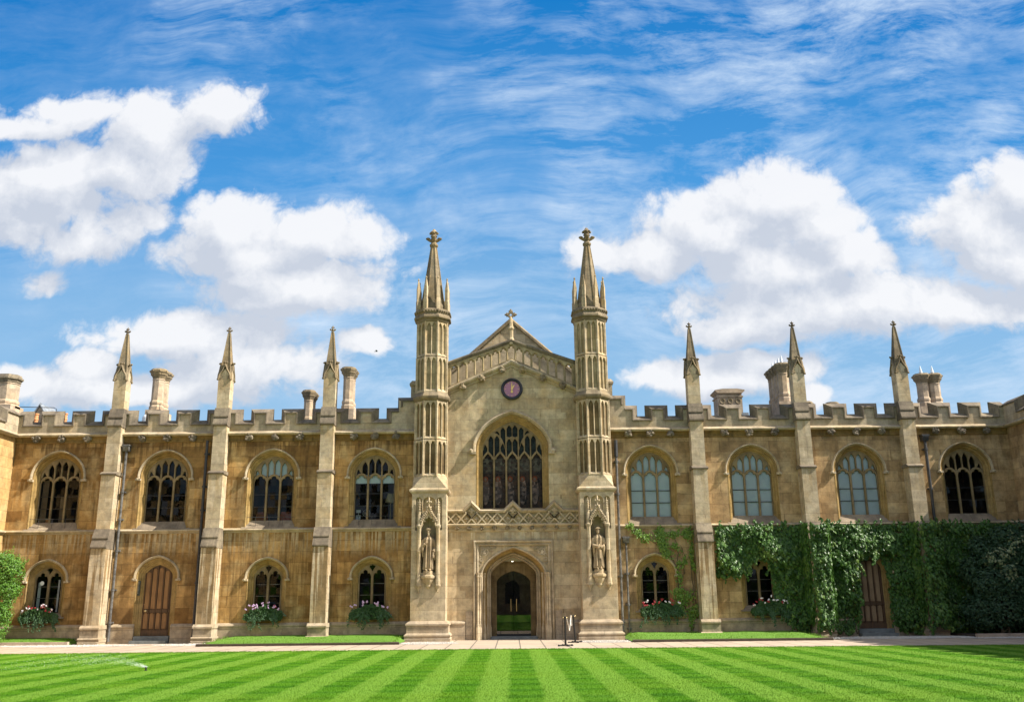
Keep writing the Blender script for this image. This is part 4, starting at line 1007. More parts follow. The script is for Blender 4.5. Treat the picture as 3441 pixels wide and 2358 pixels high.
lb.sweep(LP, [(-.10, -.002), (-.10, -.06), (-.05, -.10), (-.01, -.07), (.02, -.07), (.05, -.15), (.10, -.16), (.12, -.10), (.13, -.002)], prof_closed=True); lb.build('label_mould', 'trim_stone', dw)
for s in (-1, 1):
    sp = MB()
    for (x, z, r) in ((1.20, 3.45, .16), (.92, 3.58, .09), (1.34, 3.15, .09), (1.30, 3.62, .07), (1.08, 3.62, .07), (1.36, 3.32, .06), (.75, 3.64, .06), (1.38, 2.98, .06)):
        sp.lathe([(r*.7, 0), (r*.75, .03), (r, .035), (r, .0)], 14, M=Matrix.Translation((s*x, -.002, z)) @ Matrix.Rotation(R(90), 4, 'X'), cap=False)
        for a in range(6): sp.ball((s*x+r*.5*math.cos(a*PI/3), -.02, z+r*.5*math.sin(a*PI/3)), r*.24, 6, 4)
    sp.prism_y([(s*1.16, 3.36), (s*1.27, 3.36), (s*1.27, 3.46), (s*1.215, 3.55), (s*1.16, 3.46)], -.055, -.001)
    sp.build('spandrel_carving', 'trim_stone', dw)
for s in (-1, 1):
    for x, y in ((1.49, -.14), (1.40, -.10), (1.235, .27), (1.02, .56)):
        q = MB(); r = .045
        q.lathe([(r*1.9, -.1), (r*1.9, .38), (r*1.3, .46), (r*1.5, .50), (r, .55), (r, 2.40), (r*1.4, 2.43), (r*1.2, 2.50), (r*1.7, 2.56), (r*1.7, 2.60)], 10, (s*x, y)); q.build('colonnette', 'pale_stone', dw)
# vault of the porch with inner arch and glass doors
pz = MB(); pz.plate([(-.98, -.1), (-.98, 3.4), (.98, 3.4), (.98, -.1)], [opening(.73, -.09, 2.2, .50, .3)], 1.2, 1.42, .03); pz.build('inner_arch', 'turret_recess', dw)  # arch stone is pale; the porch's shade is put into this dark colour
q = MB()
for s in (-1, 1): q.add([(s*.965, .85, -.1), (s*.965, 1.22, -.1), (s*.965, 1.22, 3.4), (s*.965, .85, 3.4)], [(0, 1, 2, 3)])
q.build('porch_wall', 'turret_recess', dw, smooth=None)  # same dark stone, porch shade carried in its colour
q = MB(); q.box(-.97, .97, .88, 1.22, 3.10, 3.3); pcl = q.build('porch_ceiling', 'porch_ceiling', dw, smooth=None)
q = MB(); q.box(-.97, .97, .3, 2.0, -.3, -.03); q.box(-.97, .97, .36, 1.0, -.03, .02); q.build('threshold', 'step_stone', dw, smooth=None)
q = MB(); q.lathe([(0, 3.085), (.035, 3.085), (.04, 3.10), (0, 3.10)], 12, (-.04, 1.0)); q.build('ceiling_lamp', 'lamp_glow', dw)
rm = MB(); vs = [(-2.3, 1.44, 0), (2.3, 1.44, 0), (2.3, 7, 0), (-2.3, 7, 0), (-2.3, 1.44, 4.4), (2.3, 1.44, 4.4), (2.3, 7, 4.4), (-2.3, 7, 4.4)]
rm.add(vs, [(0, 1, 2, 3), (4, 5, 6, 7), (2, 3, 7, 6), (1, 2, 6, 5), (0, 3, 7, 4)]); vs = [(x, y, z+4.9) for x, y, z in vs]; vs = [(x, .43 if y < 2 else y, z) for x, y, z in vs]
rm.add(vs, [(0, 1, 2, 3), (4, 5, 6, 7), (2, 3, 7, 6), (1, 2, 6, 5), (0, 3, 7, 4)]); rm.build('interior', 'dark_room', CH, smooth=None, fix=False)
for s in (-1, 1):
    ring = opening(.73, .0, 2.2, .50, .3); half = [p for p in ring if p[0]*s >= .004]
    pts = sorted(half, key=lambda p: p[0]*s); zt = arch_z(0, .73, 2.2, .5, .3)
    poly = [(s*.006, .0), (s*.006, zt)]+[p for p in pts if p[1] > .1]+[(s*.73, .0)]
    g_ = MB(); g_.prism_y(poly, 1.36, 1.375); gd = g_.build('glass_door', 'door_glass', CH, smooth=None)
    g_ = MB(); g_.tube([(s*.12, 1.31, 1.02), (s*.12, 1.31, 1.53)], .014, 8)
    for z in (1.08, 1.47): g_.tube([(s*.12, 1.31, z), (s*.12, 1.36, z)], .01, 6)
    g_.build('handle', 'brass', gd)
    g_ = MB(); xa, xb = sorted((s*.006, s*.73)); g_.box(xa, xb, 1.352, 1.383, .0, .09); g_.build('rail', 'black_metal', gd, smooth=None)
# plinth and plain ashlar base beside the doorway
for s in (-1, 1):
    p_ = MB(); a, b2 = sorted((s*2.02, s*2.85)); p_.prism_x([(0, .68), (-.05, .66), (-.12, .585), (-.12, .54), (-.09, .52), (-.09, -.3), (0, -.3)], a, b2)
    p_.build('plinth', 'plinth_stone', CH, smooth=None)
    a, b2 = sorted((s*1.72, s*2.0)); p_ = MB(); p_.box(a, b2, -.05, 0, -.3, 1.05); p_.build('base_block', 'plinth_stone', CH, smooth=None)

# turrets: square pedestal with niche, panelled octagonal shaft, spire with corner pinnacles
TC = -.25
def tier(mb, z0, z1, r, th=.075):
    half = r*math.tan(PI/8); hw = (half*2-.075*2-.05)/2/2
    holes = []
    for cx in (-hw-.025, hw+.025):
        hd = []
        for i in range(15):
            t = PI*i/14; x = -hw*math.cos(t); q = abs(x)/hw
            hd.append((cx+x, z1-.22+.15*(1-q**1.5)-.025*max(0, math.cos(q*PI*1.4))**2*(q > .3)))
        holes.append([(cx-hw, z0+.06)]+hd+[(cx+hw, z0+.06)])
    vs, fs = plate_mesh([(-half, z0), (half, z0), (half, z1), (-half, z1)], holes, th, .016)
    for a in range(8):
        Mx = Matrix.Translation((0, TC, 0)) @ Matrix.Rotation(a*PI/4, 4, 'Z') @ Matrix.Translation((0, -r, 0)); mb.add(vs, fs, Mx)
        mb.tube([Mx @ V3(half, .0, z0), Mx @ V3(half, .0, z1)], .036, 6)
    for a in range(8):                        # sloped sills under each panel
        Mx = Matrix.Translation((0, TC, 0)) @ Matrix.Rotation(a*PI/4, 4, 'Z') @ Matrix.Translation((0, -r, 0))
        mb.prism_x([(-.012, z0), (-.012, z0+.05), (.072, z0+.13), (.072, z0)], -half+.03, half-.03, Mx)
def turret():
    m_ = MB()
    tier(m_, 11.80, 13.36, .655); tier(m_, 10.2, 11.77, .67)
    root = m_.build('turret', 'turret_stone', CH)
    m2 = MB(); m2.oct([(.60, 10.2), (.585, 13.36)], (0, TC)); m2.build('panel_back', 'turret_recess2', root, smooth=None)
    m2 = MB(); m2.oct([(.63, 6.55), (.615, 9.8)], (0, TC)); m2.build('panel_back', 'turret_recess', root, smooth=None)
    m2 = MB(); tier(m2, 8.14, 9.80, .685); tier(m2, 6.55, 8.11, .70); m2.build('lower_shaft', 'turret_stone', root)
    c_ = MB(); c_.oct([(.66, 9.78), (.76, 9.86), (.80, 9.92), (.80, 10.0), (.74, 10.08), (.68, 10.2), (.6, 10.22)], (0, TC)); c_.build('string_course', 'spire_stone', root); c_ = MB()
    c_.oct([(.66, 13.34), (.70, 13.38), (.72, 13.46), (.80, 13.52), (.80, 13.60), (.74, 13.68), (.72, 13.72), (.74, 13.78), (.77, 13.86), (.75, 13.92), (.68, 13.97)], (0, TC))
    for k_ in range(40):
        a = 2*PI*k_/40+.05; rr = .775/math.cos(((a+PI/8) % (PI/4))-PI/8); c_.ball((rr*math.cos(a), TC+rr*math.sin(a), 13.82), (.04, .04, .05), 6, 4, .3, k_)
    c_.build('cornice', 'spire_stone', root)
    s_ = MB(); s_.oct([(.56, 13.95), (.56, 14.15), (.49, 14.3), (.125, 17.05), (.165, 17.09), (.185, 17.13), (.185, 17.19), (.13, 17.23), (.12, 17.3)], (0, TC))
    for a in range(8):
        an = PI/8+a*PI/4; k_ = 1/math.cos(PI/8)
        s_.tube([(.49*k_*math.cos(an), TC+.49*k_*math.sin(an), 14.3), (.125*k_*math.cos(an), TC+.125*k_*math.sin(an), 17.05)], [.032, .022], 5)
    s_.build('spire', 'spire_stone', root, smooth=None)
    f = MB(); f.lathe([(.12, 17.25), (.10, 17.35), (.13, 17.45), (.13, 17.52), (.10, 17.55), (.12, 17.64), (.13, 17.72), (.20, 17.78), (.11, 17.86), (.05, 17.95), (0, 17.97)], 8, (0, TC))
    for a in range(4):
        an = a*PI/2; dx, dy = math.cos(an), math.sin(an)
        f.tube([(0, TC, 17.33), (dx*.16, TC+dy*.16, 17.40), (dx*.28, TC+dy*.28, 17.47), (dx*.36, TC+dy*.36, 17.50)], [.09, .075, .07, .035], 7)
        f.ball((dx*.26, TC+dy*.26, 17.49), (.10, .10, .055), 8, 5); f.ball((dx*.16, TC+dy*.16, 17.74), .06, 7, 5)
        f.ball((dx*.11, TC+dy*.11, 17.60), .05, 7, 5)
    f.build('finial', 'spire_stone', root)
    for a in range(8):
        an = PI/8+a*PI/4; x, y = .69*math.cos(an), TC+.69*math.sin(an)
        q = MB(); Mx = Matrix.Translation((x, y, 0)) @ Matrix.Rotation(an, 4, 'Z')
        q.sq([(.085, 13.93), (.085, 14.38), (.07, 14.42), (.07, 14.98), (.062, 15.0), (.018, 15.38)], M=Mx); q.ball((x, y, 15.40), (.05, .05, .035), 7, 5); q.ball((x, y, 15.46), .025, 6, 4)
        q.build('corner_pinnacle', 'turret_stone', root, smooth=None)
    # broach from square to octagon, pedestal
    b2 = MB(); pts = [(sx_*.72, TC+sy_*.72, 6.04) for sx_ in (-1, 1) for sy_ in (-1, 1)]
    k_ = .70/math.cos(PI/8); pts += [(k_*math.cos(PI/8+a*PI/4), TC+k_*math.sin(PI/8+a*PI/4), 6.57) for a in range(8)]
    b2.hull(pts); b2.build('broach', 'pale_stone', root, smooth=None)
    return root
TR = turret()
def pedestal():
    b2 = MB(); N0 = opening(.30, 2.60, 4.5, .55, .4)
    blind = []
    for cx, hw, zb in ((-.43, .13, 4.3), (.43, .13, 4.3)):
        blind.append([(cx-hw, zb)]+[(cx+hw*math.cos(PI-t), 5.50+.16*math.sin(t)) for t in [PI*i/10 for i in range(11)]]+[(cx+hw, zb)])
    blind.append([(-.26, 5.08)]+[(-.26*math.cos(t), 5.45+.22*math.sin(t)) for t in [PI*i/14 for i in range(15)]]+[(.26, 5.08)])
    b2.plate([(-.72, .5), (.72, .5), (.72, 5.86), (-.72, 5.86)], [N0]+blind, -1.0, -.86, .012)
    b2.plate([(-.718, .5), (.718, .5), (.718, 5.86), (-.718, 5.86)], [N0], -.859, -.60)
    b2.box(-.72, .72, -.598, .45, .5, 5.86)
    root = b2.build('pedestal', 'pale_stone', CH, smooth=None)
    c_ = MB(); c_.sq([(.72, 5.80), (.80, 5.87), (.83, 5.92), (.83, 5.98), (.72, 6.05)], (0, TC)); c_.build('cap_mould', 'trim_stone', root, smooth=None)
    p_ = MB(); p_.sq([(.93, -.3), (.93, .02), (.90, .05), (.93, .10), (.93, .16), (.86, .22), (.84, .24), (.84, .50), (.88, .53), (.88, .59), (.79, .67), (.72, .70)], (0, -.30)); p_.build('plinth', 'plinth_stone', root, smooth=None)
    for s in (-1, 1):
        q = MB(); x = s*.39; y = -1.05
        q.oct([(.10, 2.12), (.105, 2.16), (.105, 2.30), (.08, 2.36), (.08, 3.42), (.095, 3.45), (.08, 3.52), (.075, 4.36), (.095, 4.40), (.11, 4.44), (.11, 4.50), (.075, 4.54), (.07, 4.95), (.05, 5.0)], (x, y))
        q.oct([(.125, 2.06), (.125, 2.13), (.08, 2.15)], (x, y)); q.lathe([(0, 1.80), (.03, 1.84), (.025, 1.88), (.07, 1.98), (.11, 2.03), (.125, 2.06)], 8, (x, y))
        q.lathe([(.055, 5.0), (.012, 5.58), (0, 5.6)], 8, (x, y))
        for i in range(5):
            for a in range(4): q.ball((x+(.065-.008*i)*math.cos(a*PI/2), y+(.065-.008*i)*math.sin(a*PI/2), 5.04+.1*i), .028, 5, 4)
        q.box(x-.07, x+.07, -1.05, -.95, 2.2, 4.9)
        q.build('niche_shaft', 'pale_stone', root)
    q = MB(); pth = [(-.31, 4.46), (-.305, 4.56), (-.285, 4.66), (-.25, 4.745), (-.205, 4.815), (-.155, 4.88), (-.11, 4.945), (-.07, 5.02), (-.035, 5.11), (-.012, 5.18), (0, 5.22)]; full = pth+[(-x, z) for x, z in pth[-2::-1]]
    q.sweep(full, [(.015, -.9), (.015, -1.10), (-.015, -1.15), (-.045, -1.10), (-.045, -.9)], prof_closed=True)
    for i in range(2, 10):
        for s in (-1, 1): q.ball((s*pth[i][0]-s*.045 if False else s*(abs(pth[i][0])+.04)*1.0, -1.13, pth[i][1]+.03), (.04, .04, .045), 6, 5, .3, i)
    q.lathe([(.05, 5.12), (.03, 5.2), (.045, 5.26), (.028, 5.3), (.026, 5.42), (.05, 5.46), (.025, 5.52), (.04, 5.6), (0, 5.68)], 8, (0, -1.10))
    for z in (5.24, 5.46):
        for s in (-1, 1): q.ball((s*.075, -1.10, z), .04, 6, 5); q.ball((0, -1.10-.06, z), .035, 6, 5)
    # cusps hanging in the canopy
    cu = [(-.27, 4.50), (-.20, 4.53), (-.245, 4.63), (-.13, 4.66), (-.185, 4.76), (-.06, 4.78), (0, 4.9)]; cu += [(-x, z) for x, z in cu[-2::-1]]
    q.plate(pth+[(-x, z) for x, z in pth[-2::-1]]+cu[::-1], [], -1.06, -.98)
    q.build('canopy', 'pale_stone', root)
    q = MB(); q.oct([(.10, 2.02), (.13, 2.07), (.12, 2.10), (.19, 2.22), (.22, 2.30), (.22, 2.33), (.26, 2.36), (.28, 2.40), (.28, 2.47), (.22, 2.50)], (0, -.98)); q.lathe([(0, 1.90), (.02, 1.93), (.05, 1.97), (.10, 2.02)], 8, (0, -.98)); q.build('corbel', 'pale_stone', root, smooth=None)
    return root
PD = pedestal()
for x in (-3.49, 3.51):
    if x < 0: TR.location.x = x; PD.location.x = x
    else: copy_tree(TR, CH, (x, 0, 0)); copy_tree(PD, CH, (x, 0, 0))

# wall clock: purple dial, gold hands at one o'clock
ck = thing('wall_clock', 'round black rimmed clock with purple dial and gold hands on the chapel gable', 'clock', (.01, 0, 10.46))
def disc(mb, prof, M): mb.lathe(prof, 48, M=M)
ROT = Matrix.Rotation(R(90), 4, 'X')
q = MB(); q.lathe([(.355, .0), (.355, .07), (.38, .10), (.44, .11), (.48, .085), (.485, .0)], 56, M=ROT, cap=False); q.build('rim', 'clock_rim', ck)
q = MB(); q.lathe([(0, .0), (.37, .0), (.37, .05), (0, .05)], 56, M=ROT); q.build('dial', 'clock_dial', ck)
for h_ in range(12):
    a = h_*PI/6; q = MB(); Mx = Matrix.Rotation(a, 4, 'Y'); L = .05 if h_ % 3 else .07
    q.box(-.008, .008, -.062, -.0505, .335-L, .335, Mx); q.build('hour_mark', 'gold', ck, smooth=None)
q = MB(); q.prism_y([(-.03, 0), (-.016, .24), (0, .30), (.016, .24), (.03, 0), (.016, -.09), (-.016, -.09)], -.078, -.070); q.lathe([(0, 0), (.055, 0), (.055, .008), (0, .008)], 16, M=Matrix.Translation((0, -.07, -.12)) @ ROT); q.build('minute_hand', 'gold', ck, smooth=None)
q = MB(); q.prism_y([(-.028, 0), (-.022, .17), (0, .25), (.022, .17), (.028, 0)], -.068, -.060, Matrix.Rotation(R(31), 4, 'Y')); q.lathe([(0, .05), (.045, .05), (.045, .085), (0, .09)], 16, M=ROT); q.build('hour_hand', 'gold', ck, smooth=None)

# ------------------------------------------------------------------ side ranges closing the court
def side_range(name, label, s, mat):
    root = thing(name, label, 'building', (s*21.58, 0, 0))
    # local: x = distance along the court side (toward the camera, -y world), built as a front and turned
    Rz = Matrix.Rotation(s*-PI/2, 4, 'Z')
    def put(mb, nm, mt, par=root, smooth=None):
        mb.v = [tuple(Rz @ Vector(v)) for v in mb.v]; return mb.build(nm, mt, par, smooth)
    L = 56.; sg = -1 if s > 0 else 1
    X = lambda d: d*sg*-1 if s > 0 else -d*1.0
    lo, hi = (0.01, L) if s > 0 else (-L, -.01)
    cent = [2.9+4.55*i for i in range(11)]; holes = []
    for c0 in cent:
        c1 = c0 if s > 0 else -c0
        holes += [opening(1.08, 4.5, 6.78, 1.05, .12, 12, c1), opening(.82, .95, 2.52, .73, .18, 12, c1)]
    w = MB(); w.plate([(lo, -.3), (hi, -.3), (hi, 8.75), (lo, 8.75)], holes, 0, .38); put(w, 'wall', mat)
    w = MB(); w.add([(lo, .34, -.3), (hi, .34, -.3), (hi, .34, 8.7), (lo, .34, 8.7)], [(0, 1, 2, 3)]); put(w, 'window', 'door_glass')
    w = MB(); w.prism_x([(.39, -.3), (.39, 8.9), (4.5, 9.75), (8.6, 8.9), (8.6, -.3)], lo, hi); put(w, 'roof', 'roof_slate')
    w = MB(); w.prism_x(CORN, lo, hi); put(w, 'cornice', 'trim_stone', smooth=R(35))
    w = MB(); w.prism_x(STR2, lo, hi); put(w, 'string_course', 'trim_stone', smooth=R(35))
    w = MB(); w.prism_x([(0, .68), (-.05, .66), (-.12, .585), (-.12, .54), (-.09, .52), (-.09, -.3), (0, -.3)], lo, hi); put(w, 'plinth', 'plinth_stone')
    em = []; e = 1.55
    while e < L-1: em.append(e); e += 1.34
    em = em if s > 0 else sorted(-e for e in em)
    path = [(lo, 9.50)]
    for e in em: path += [(e-.40, 9.50), (e-.40, 9.02), (e+.40, 9.02), (e+.40, 9.50)]
    path.append((hi, 9.50))
    p_ = MB(); p_.plate([(lo, 8.6)]+path+[(hi, 8.6)], [], -.045, .30); par = put(p_, 'parapet', 'parapet_stone')
    c_ = MB(); c_.sweep(path, [(-.005, .32), (.225, .32), (.235, .29), (.215, .22), (.03, -.09), (.0, -.11), (-.035, -.11), (-.035, -.04)], prof_closed=True); put(c_, 'coping', 'coping_stone', par)
    return root
def opposite_range():
    root = thing('opposite_range', 'stone range with slate roof closing the court behind the viewer', 'building', (0, -62, 0))
    w = MB(); w.box(-21.5, 21.5, -9, 0, -.3, 9.6); w.build('wall', 'wall_right', root, smooth=None)
    w = MB(); w.prism_x([(-9.2, 9.5), (-4.5, 14.5), (.2, 9.5)], -21.4, 21.4); w.build('roof', 'roof_slate', root, smooth=None)
    for i in range(9):
        x = -18+4.5*i
        for z in (1.1, 5.0): q = MB(); q.plate(opening(.8, z, z+1.7, .7, .12, 12, x), [], .002, .03); q.build('window', 'dark_room', root, smooth=None)
opposite_range()
LS = side_range('side_range', 'sunlit golden stone side range at the left edge, ending in a big chimney', -1, 'side_stone')
RS = side_range('side_range', 'stone side range at the right edge, shading the creeper corner', 1, 'wall_right')
# the large clustered chimney of the left range
BIG = ((-23.04, 1.47, .44), (-24.0, 1.3, .42), (-24.9, 1.3, .42))
m_ = MB(); m_.box(-25.4, -22.5, .85, 2.0, 8.9, 10.2)
for (x, y, r) in BIG:
    m_.oct([(r+.1, 10.1), (r+.1, 10.22), (r+.03, 10.28), (r+.06, 10.33), (r+.06, 10.42), (r, 10.48), (r, 11.2), (r+.03, 11.23), (r, 11.26)], (x, y))
m_.v = [(v[0]+21.58, v[1], v[2]) for v in m_.v]
ch = m_.build('chimney', 'chimney_stone', LS, smooth=None)
for (x, y, r) in BIG:
    c_ = MB(); c_.oct([(r, 11.26), (r+.04, 11.32), (r+.03, 11.36), (r+.11, 11.44), (r+.11, 11.52), (r+.05, 11.55), (r+.02, 11.65), (r-.1, 11.65)], (x+21.58, y)); c_.build('cap', 'coping_stone', ch, smooth=None)

# ------------------------------------------------------------------ statues in the niches
def statue(x, label, kind):
    root = thing('statue', label, 'statue', (x, -.98, 2.47), 'stone statues in the niches')
    bm = MB(); b0 = MB(); b0.oct([(.215, .0), (.215, .06), (.20, .065), (.20, .19), (.19, .2)], (0, 0)); b0.build('pedestal_block', 'statue_stone', root, smooth=None)
    H = .2
    def ell(z, a, b_, cy=0., fold=0., ph=0., nf=9):
        return [(a*math.cos(t)*(1+fold*math.cos(nf*t+ph)), cy+b_*math.sin(t)*(1+fold*math.cos(nf*t+ph)), H+z) for t in [2*PI*i/40 for i in range(40)]]
    rings = [ell(.035, .20, .155, 0, .15), ell(.08, .215, .17, 0, .17), ell(.35, .195, .155, 0, .16, .2), ell(.62, .185, .145, 0, .13, .4), ell(.88, .180, .135, 0, .09, .6), ell(1.04, .185, .13, 0, .04, .8), ell(1.18, .215, .13, 0, .02), ell(1.27, .225, .125, .0, .01), ell(1.325, .19, .105, .005), ell(1.36, .11, .085, .005), ell(1.385, .062, .062, -.005), ell(1.44, .056, .06, -.012)]
    vs = [p for r in rings for p in r]; fs = []
    for k_ in range(len(rings)-1):
        for i in range(40): fs.append((k_*40+i, k_*40+(i+1) % 40, (k_+1)*40+(i+1) % 40, (k_+1)*40+i))
    fs += [tuple(range(39, -1, -1)), tuple(range((len(rings)-1)*40, len(rings)*40))]
    bm.add(vs, fs)
    # head with brow, nose, beard, ears
    bm.ball((0, -.015, H+1.555), (.077, .094, .118), 18, 14)
    bm.ball((0, -.075, H+1.485), (.052, .05, .055), 12, 9)                       # jaw and beard
    if kind == 0: bm.tube([(0, -.07, H+1.50), (0, -.095, H+1.43), (0, -.085, H+1.36)], [.045, .04, .015], 8)
    bm.tube([(0, -.102, H+1.585), (0, -.125, H+1.545)], [.014, .022], 8)           # nose
    for s in (-1, 1):
        bm.ball((s*.032, -.093, H+1.59), (.026, .016, .012), 8, 6); bm.ball((s*.079, .0, H+1.55), (.014, .026, .034), 8, 6)
        bm.ball((s*.032, -.096, H+1.567), (.015, .010, .011), 8, 6)
    bm.ball((0, -.105, H+1.507), (.026, .014, .009), 8, 5)
    # gown edges, collar and scarf
    for s in (-1, 1):
        bm.tube([(s*.05, -.09, H+1.37), (s*.075, -.145, H+1.24), (s*.07, -.155, H+1.0), (s*.085, -.165, H+.6), (s*.10, -.185, H+.12)], [.022, .028, .026, .03, .035], 8)
        bm.ball((s*.075, -.15, H+.03), (.05, .11, .035), 10, 7)                    # shoes
    if kind:
        bm.tube([(0, -.16, H+1.0), (.02, -.175, H+.8), (.03, -.175, H+.42)], [.05, .05, .05], 8)
        arms = [[(-.205, .01, H+1.24), (-.235, -.05, H+1.0), (-.20, -.13, H+.93), (-.02, -.19, H+.90)], [(.205, .01, H+1.24), (.245, -.04, H+1.02), (.20, -.13, H+.90), (.05, -.19, H+.86)]]
        wr = [((-.02, -.19, H+.90), (1, -.15, -.2)), ((.05, -.20, H+.86), (-.75, -.25, -.45))]
    else:
        arms = [[(-.205, .01, H+1.24), (-.25, -.02, H+1.0), (-.235, -.11, H+.97), (-.13, -.16, H+1.08)], [(.205, .01, H+1.24), (.25, .0, H+1.02), (.255, -.05, H+.85), (.20, -.13, H+.76)]]
        wr = [((-.13, -.165, H+1.085), (.7, -.25, .5)), ((.20, -.13, H+.755), (-.1, -.3, -1))]
        bm.ball((.20, -.17, H+.57), (.055, .045, .085), 12, 9); bm.tube([(.20, -.15, H+.70), (.20, -.165, H+.63)], [.018, .028], 7)   # purse
    for a_ in arms:
        bm.tube(a_, [.085, .085, .078, .062], 12)
        bm.tube([a_[2], (Vector(a_[2])*.6+Vector((a_[2][0]*.4, -.05, (a_[2][2]-.35)*.4))) if True else a_[2], (a_[2][0], -.02, a_[2][2]-.42)], [.07, .055, .03], 10)     # hanging sleeve
    for (p, d) in wr:
        p = Vector(p); d = Vector(d).normalized(); sd = d.cross(Vector((0, -1, 0))).normalized(); fw = d.cross(sd)
        bm.ball(tuple(p+d*.035), (.042, .026, .042), 10, 7)
        for i in range(4):
            o = sd*(.026-.0175*i); L = (.05, .062, .058, .045)[i]
            b1 = p+d*.06+o; bm.tube([b1, b1+d*L*.55+fw*.006, b1+d*L*.85+fw*.025, b1+d*L*.9+fw*.042], [.0105, .010, .009, .007], 6)
        b1 = p+d*.02+sd*.04; bm.tube([b1, b1+(d+sd*.6)*.03, b1+(d*1.4+sd*.3)*.04], [.012, .0105, .008], 6)
    ob = bm.build('figure', 'statue_stone', root, smooth=None, fix=True)
    md = ob.modifiers.new('union', 'REMESH'); md.mode = 'VOXEL'; md.voxel_size = .0085; md.use_smooth_shade = True
    dg = C.evaluated_depsgraph_get(); dg.update(); me = bpy.data.meshes.new_from_object(ob.evaluated_get(dg)); ob.modifiers.clear(); ob.data = me
    for pgn in me.polygons: pgn.use_smooth = True
    c_ = MB(); zc = H+1.63
    if kind: c_.lathe([(.078, zc-.012), (.125, zc+.0), (.13, zc+.02), (.10, zc+.05), (.04, zc+.062), (0, zc+.062)], 20, (0, -.012))
    else: c_.lathe([(.086, zc-.02), (.09, zc+.02), (.12, zc+.035), (.125, zc+.055), (.09, zc+.085), (0, zc+.09)], 20, (0, -.012))
    c_.build('cap', 'statue_stone', root)
    return root
statue(-3.49, 'weathered stone statue in gown and flat cap holding a purse, in the left turret niche', 0)
statue(3.51, 'weathered stone statue in gown with clasped hands before it, in the right turret niche', 1)

# ------------------------------------------------------------------ planting
def in_poly(x, z, poly):
    c = False
    for (x1, z1), (x2, z2) in zip(poly, poly[1:]+poly[:1]):
        if (z1 > z) != (z2 > z) and x < (x2-x1)*(z-z1)/(z2-z1)+x1: c = not c
    return c
def creeper_bottom(x):
    pts = [(8.4, 2.55), (8.8, 2.35), (9.5, 2.5), (9.85, 2.75), (10.05, 2.98), (10.35, 3.18), (10.62, 3.05), (10.78, 2.6), (10.84, 1.5), (11.1, .75), (11.6, .45), (11.9, .0), (12.3, .18), (12.6, .42), (13.2, .48), (13.55, .12), (14.0, .22), (14.3, .6), (14.40, 2.6), (14.5, 3.0), (15.0, 3.2), (15.45, 3.05), (15.62, 2.6), (15.68, .7), (15.95, .16), (16.7, .15), (17.0, .42), (17.8, .3), (18.2, -.05), (21.5, -.1)]
    for (a, za), (b_, zb) in zip(pts, pts[1:]):
        if a <= x <= b_: return za+(zb-za)*(x-a)/(b_-a)
    return 9
def sstep(x, a, b_): t = max(0, min(1, (x-a)/(b_-a))); return t*t*(3-2*t)
def wall_y(x, z):
    y = .06
    for bx in (12.6, 17.16):
        if abs(x-bx) < .62: y = max(y, .95*(sstep(x, bx-.50, bx-.36)-sstep(x, bx+.36, bx+.50))+.06)
    return y
random.seed(21)
iv = thing('creeper', 'dense dark green creeper covering the ground storey wall, buttresses and round the door', 'climbing plant', (12.6, 0, 0))
lf = MB()
cnt = 0
while cnt < 23000:
    x = random.uniform(8.4, 21.5); z = random.uniform(-.1, 4.56)
    nz = mnoise.noise(V3(x*2.2, z*2.2, 4)); nz2 = mnoise.noise(V3(x*.8, z*.8, 9))
    top = 4.43+.13*mnoise.noise(V3(x*1.7, 1, 2))+.07*mnoise.noise(V3(x*7, 5, 2)); bot = creeper_bottom(x)+.16*nz+.10*mnoise.noise(V3(x*6, 3, 1))
    if x < 8.5: continue
    if z > top or z < bot: continue
    thick = .10+.55*max(0, nz2+.2)+.2*max(0, mnoise.noise(V3(x*1.9, z*1.9, 3)))+.12*nz+.06*math.sin(z*4.3+x*1.1)
    edge_ = min(1, (z-bot)/.35+.25)
    y = wall_y(x, z)+max(.02, thick)*edge_*random.uniform(.25, 1.1)
    e = .08; gx = (wall_y(x+e, z)-wall_y(x-e, z))/(2*e)
    n = V3(-gx*.9 if abs(gx) > .3 else .12, -1, .25)+V3(random.uniform(-.8, .8), 0, random.uniform(-.5, .7))
    n = n+V3(mnoise.noise(V3(x*3, z*3, 1))*.5, 0, mnoise.noise(V3(x*3, z*3, 7))*.5)
    if gx > .3: n.x = -abs(n.x)-.6
    if gx < -.3: n.x = abs(n.x)+.6
    leaf_at(lf, V3(x-12.6, -y, z), n, random.uniform(.075, .21), up=V3(random.uniform(-.75, .75), -.25, -1), wide=random.uniform(.7, .95))
    cnt += 1
for bx in (12.6, 17.16):                              # flanks of the buttresses
    for s in (-1, 1):
        for i in range(1500):
            z = random.uniform(.5, 4.5); y = random.uniform(.1, .95)
            leaf_at(lf, V3(bx-12.6+s*(.40+random.uniform(-.03, .12)), -y, z), V3(s, random.uniform(-.5, .3), random.uniform(-.2, .5)), random.uniform(.11, .2), up=V3(random.uniform(-.2, .2), random.uniform(-.5, .5), -1), wide=.85)
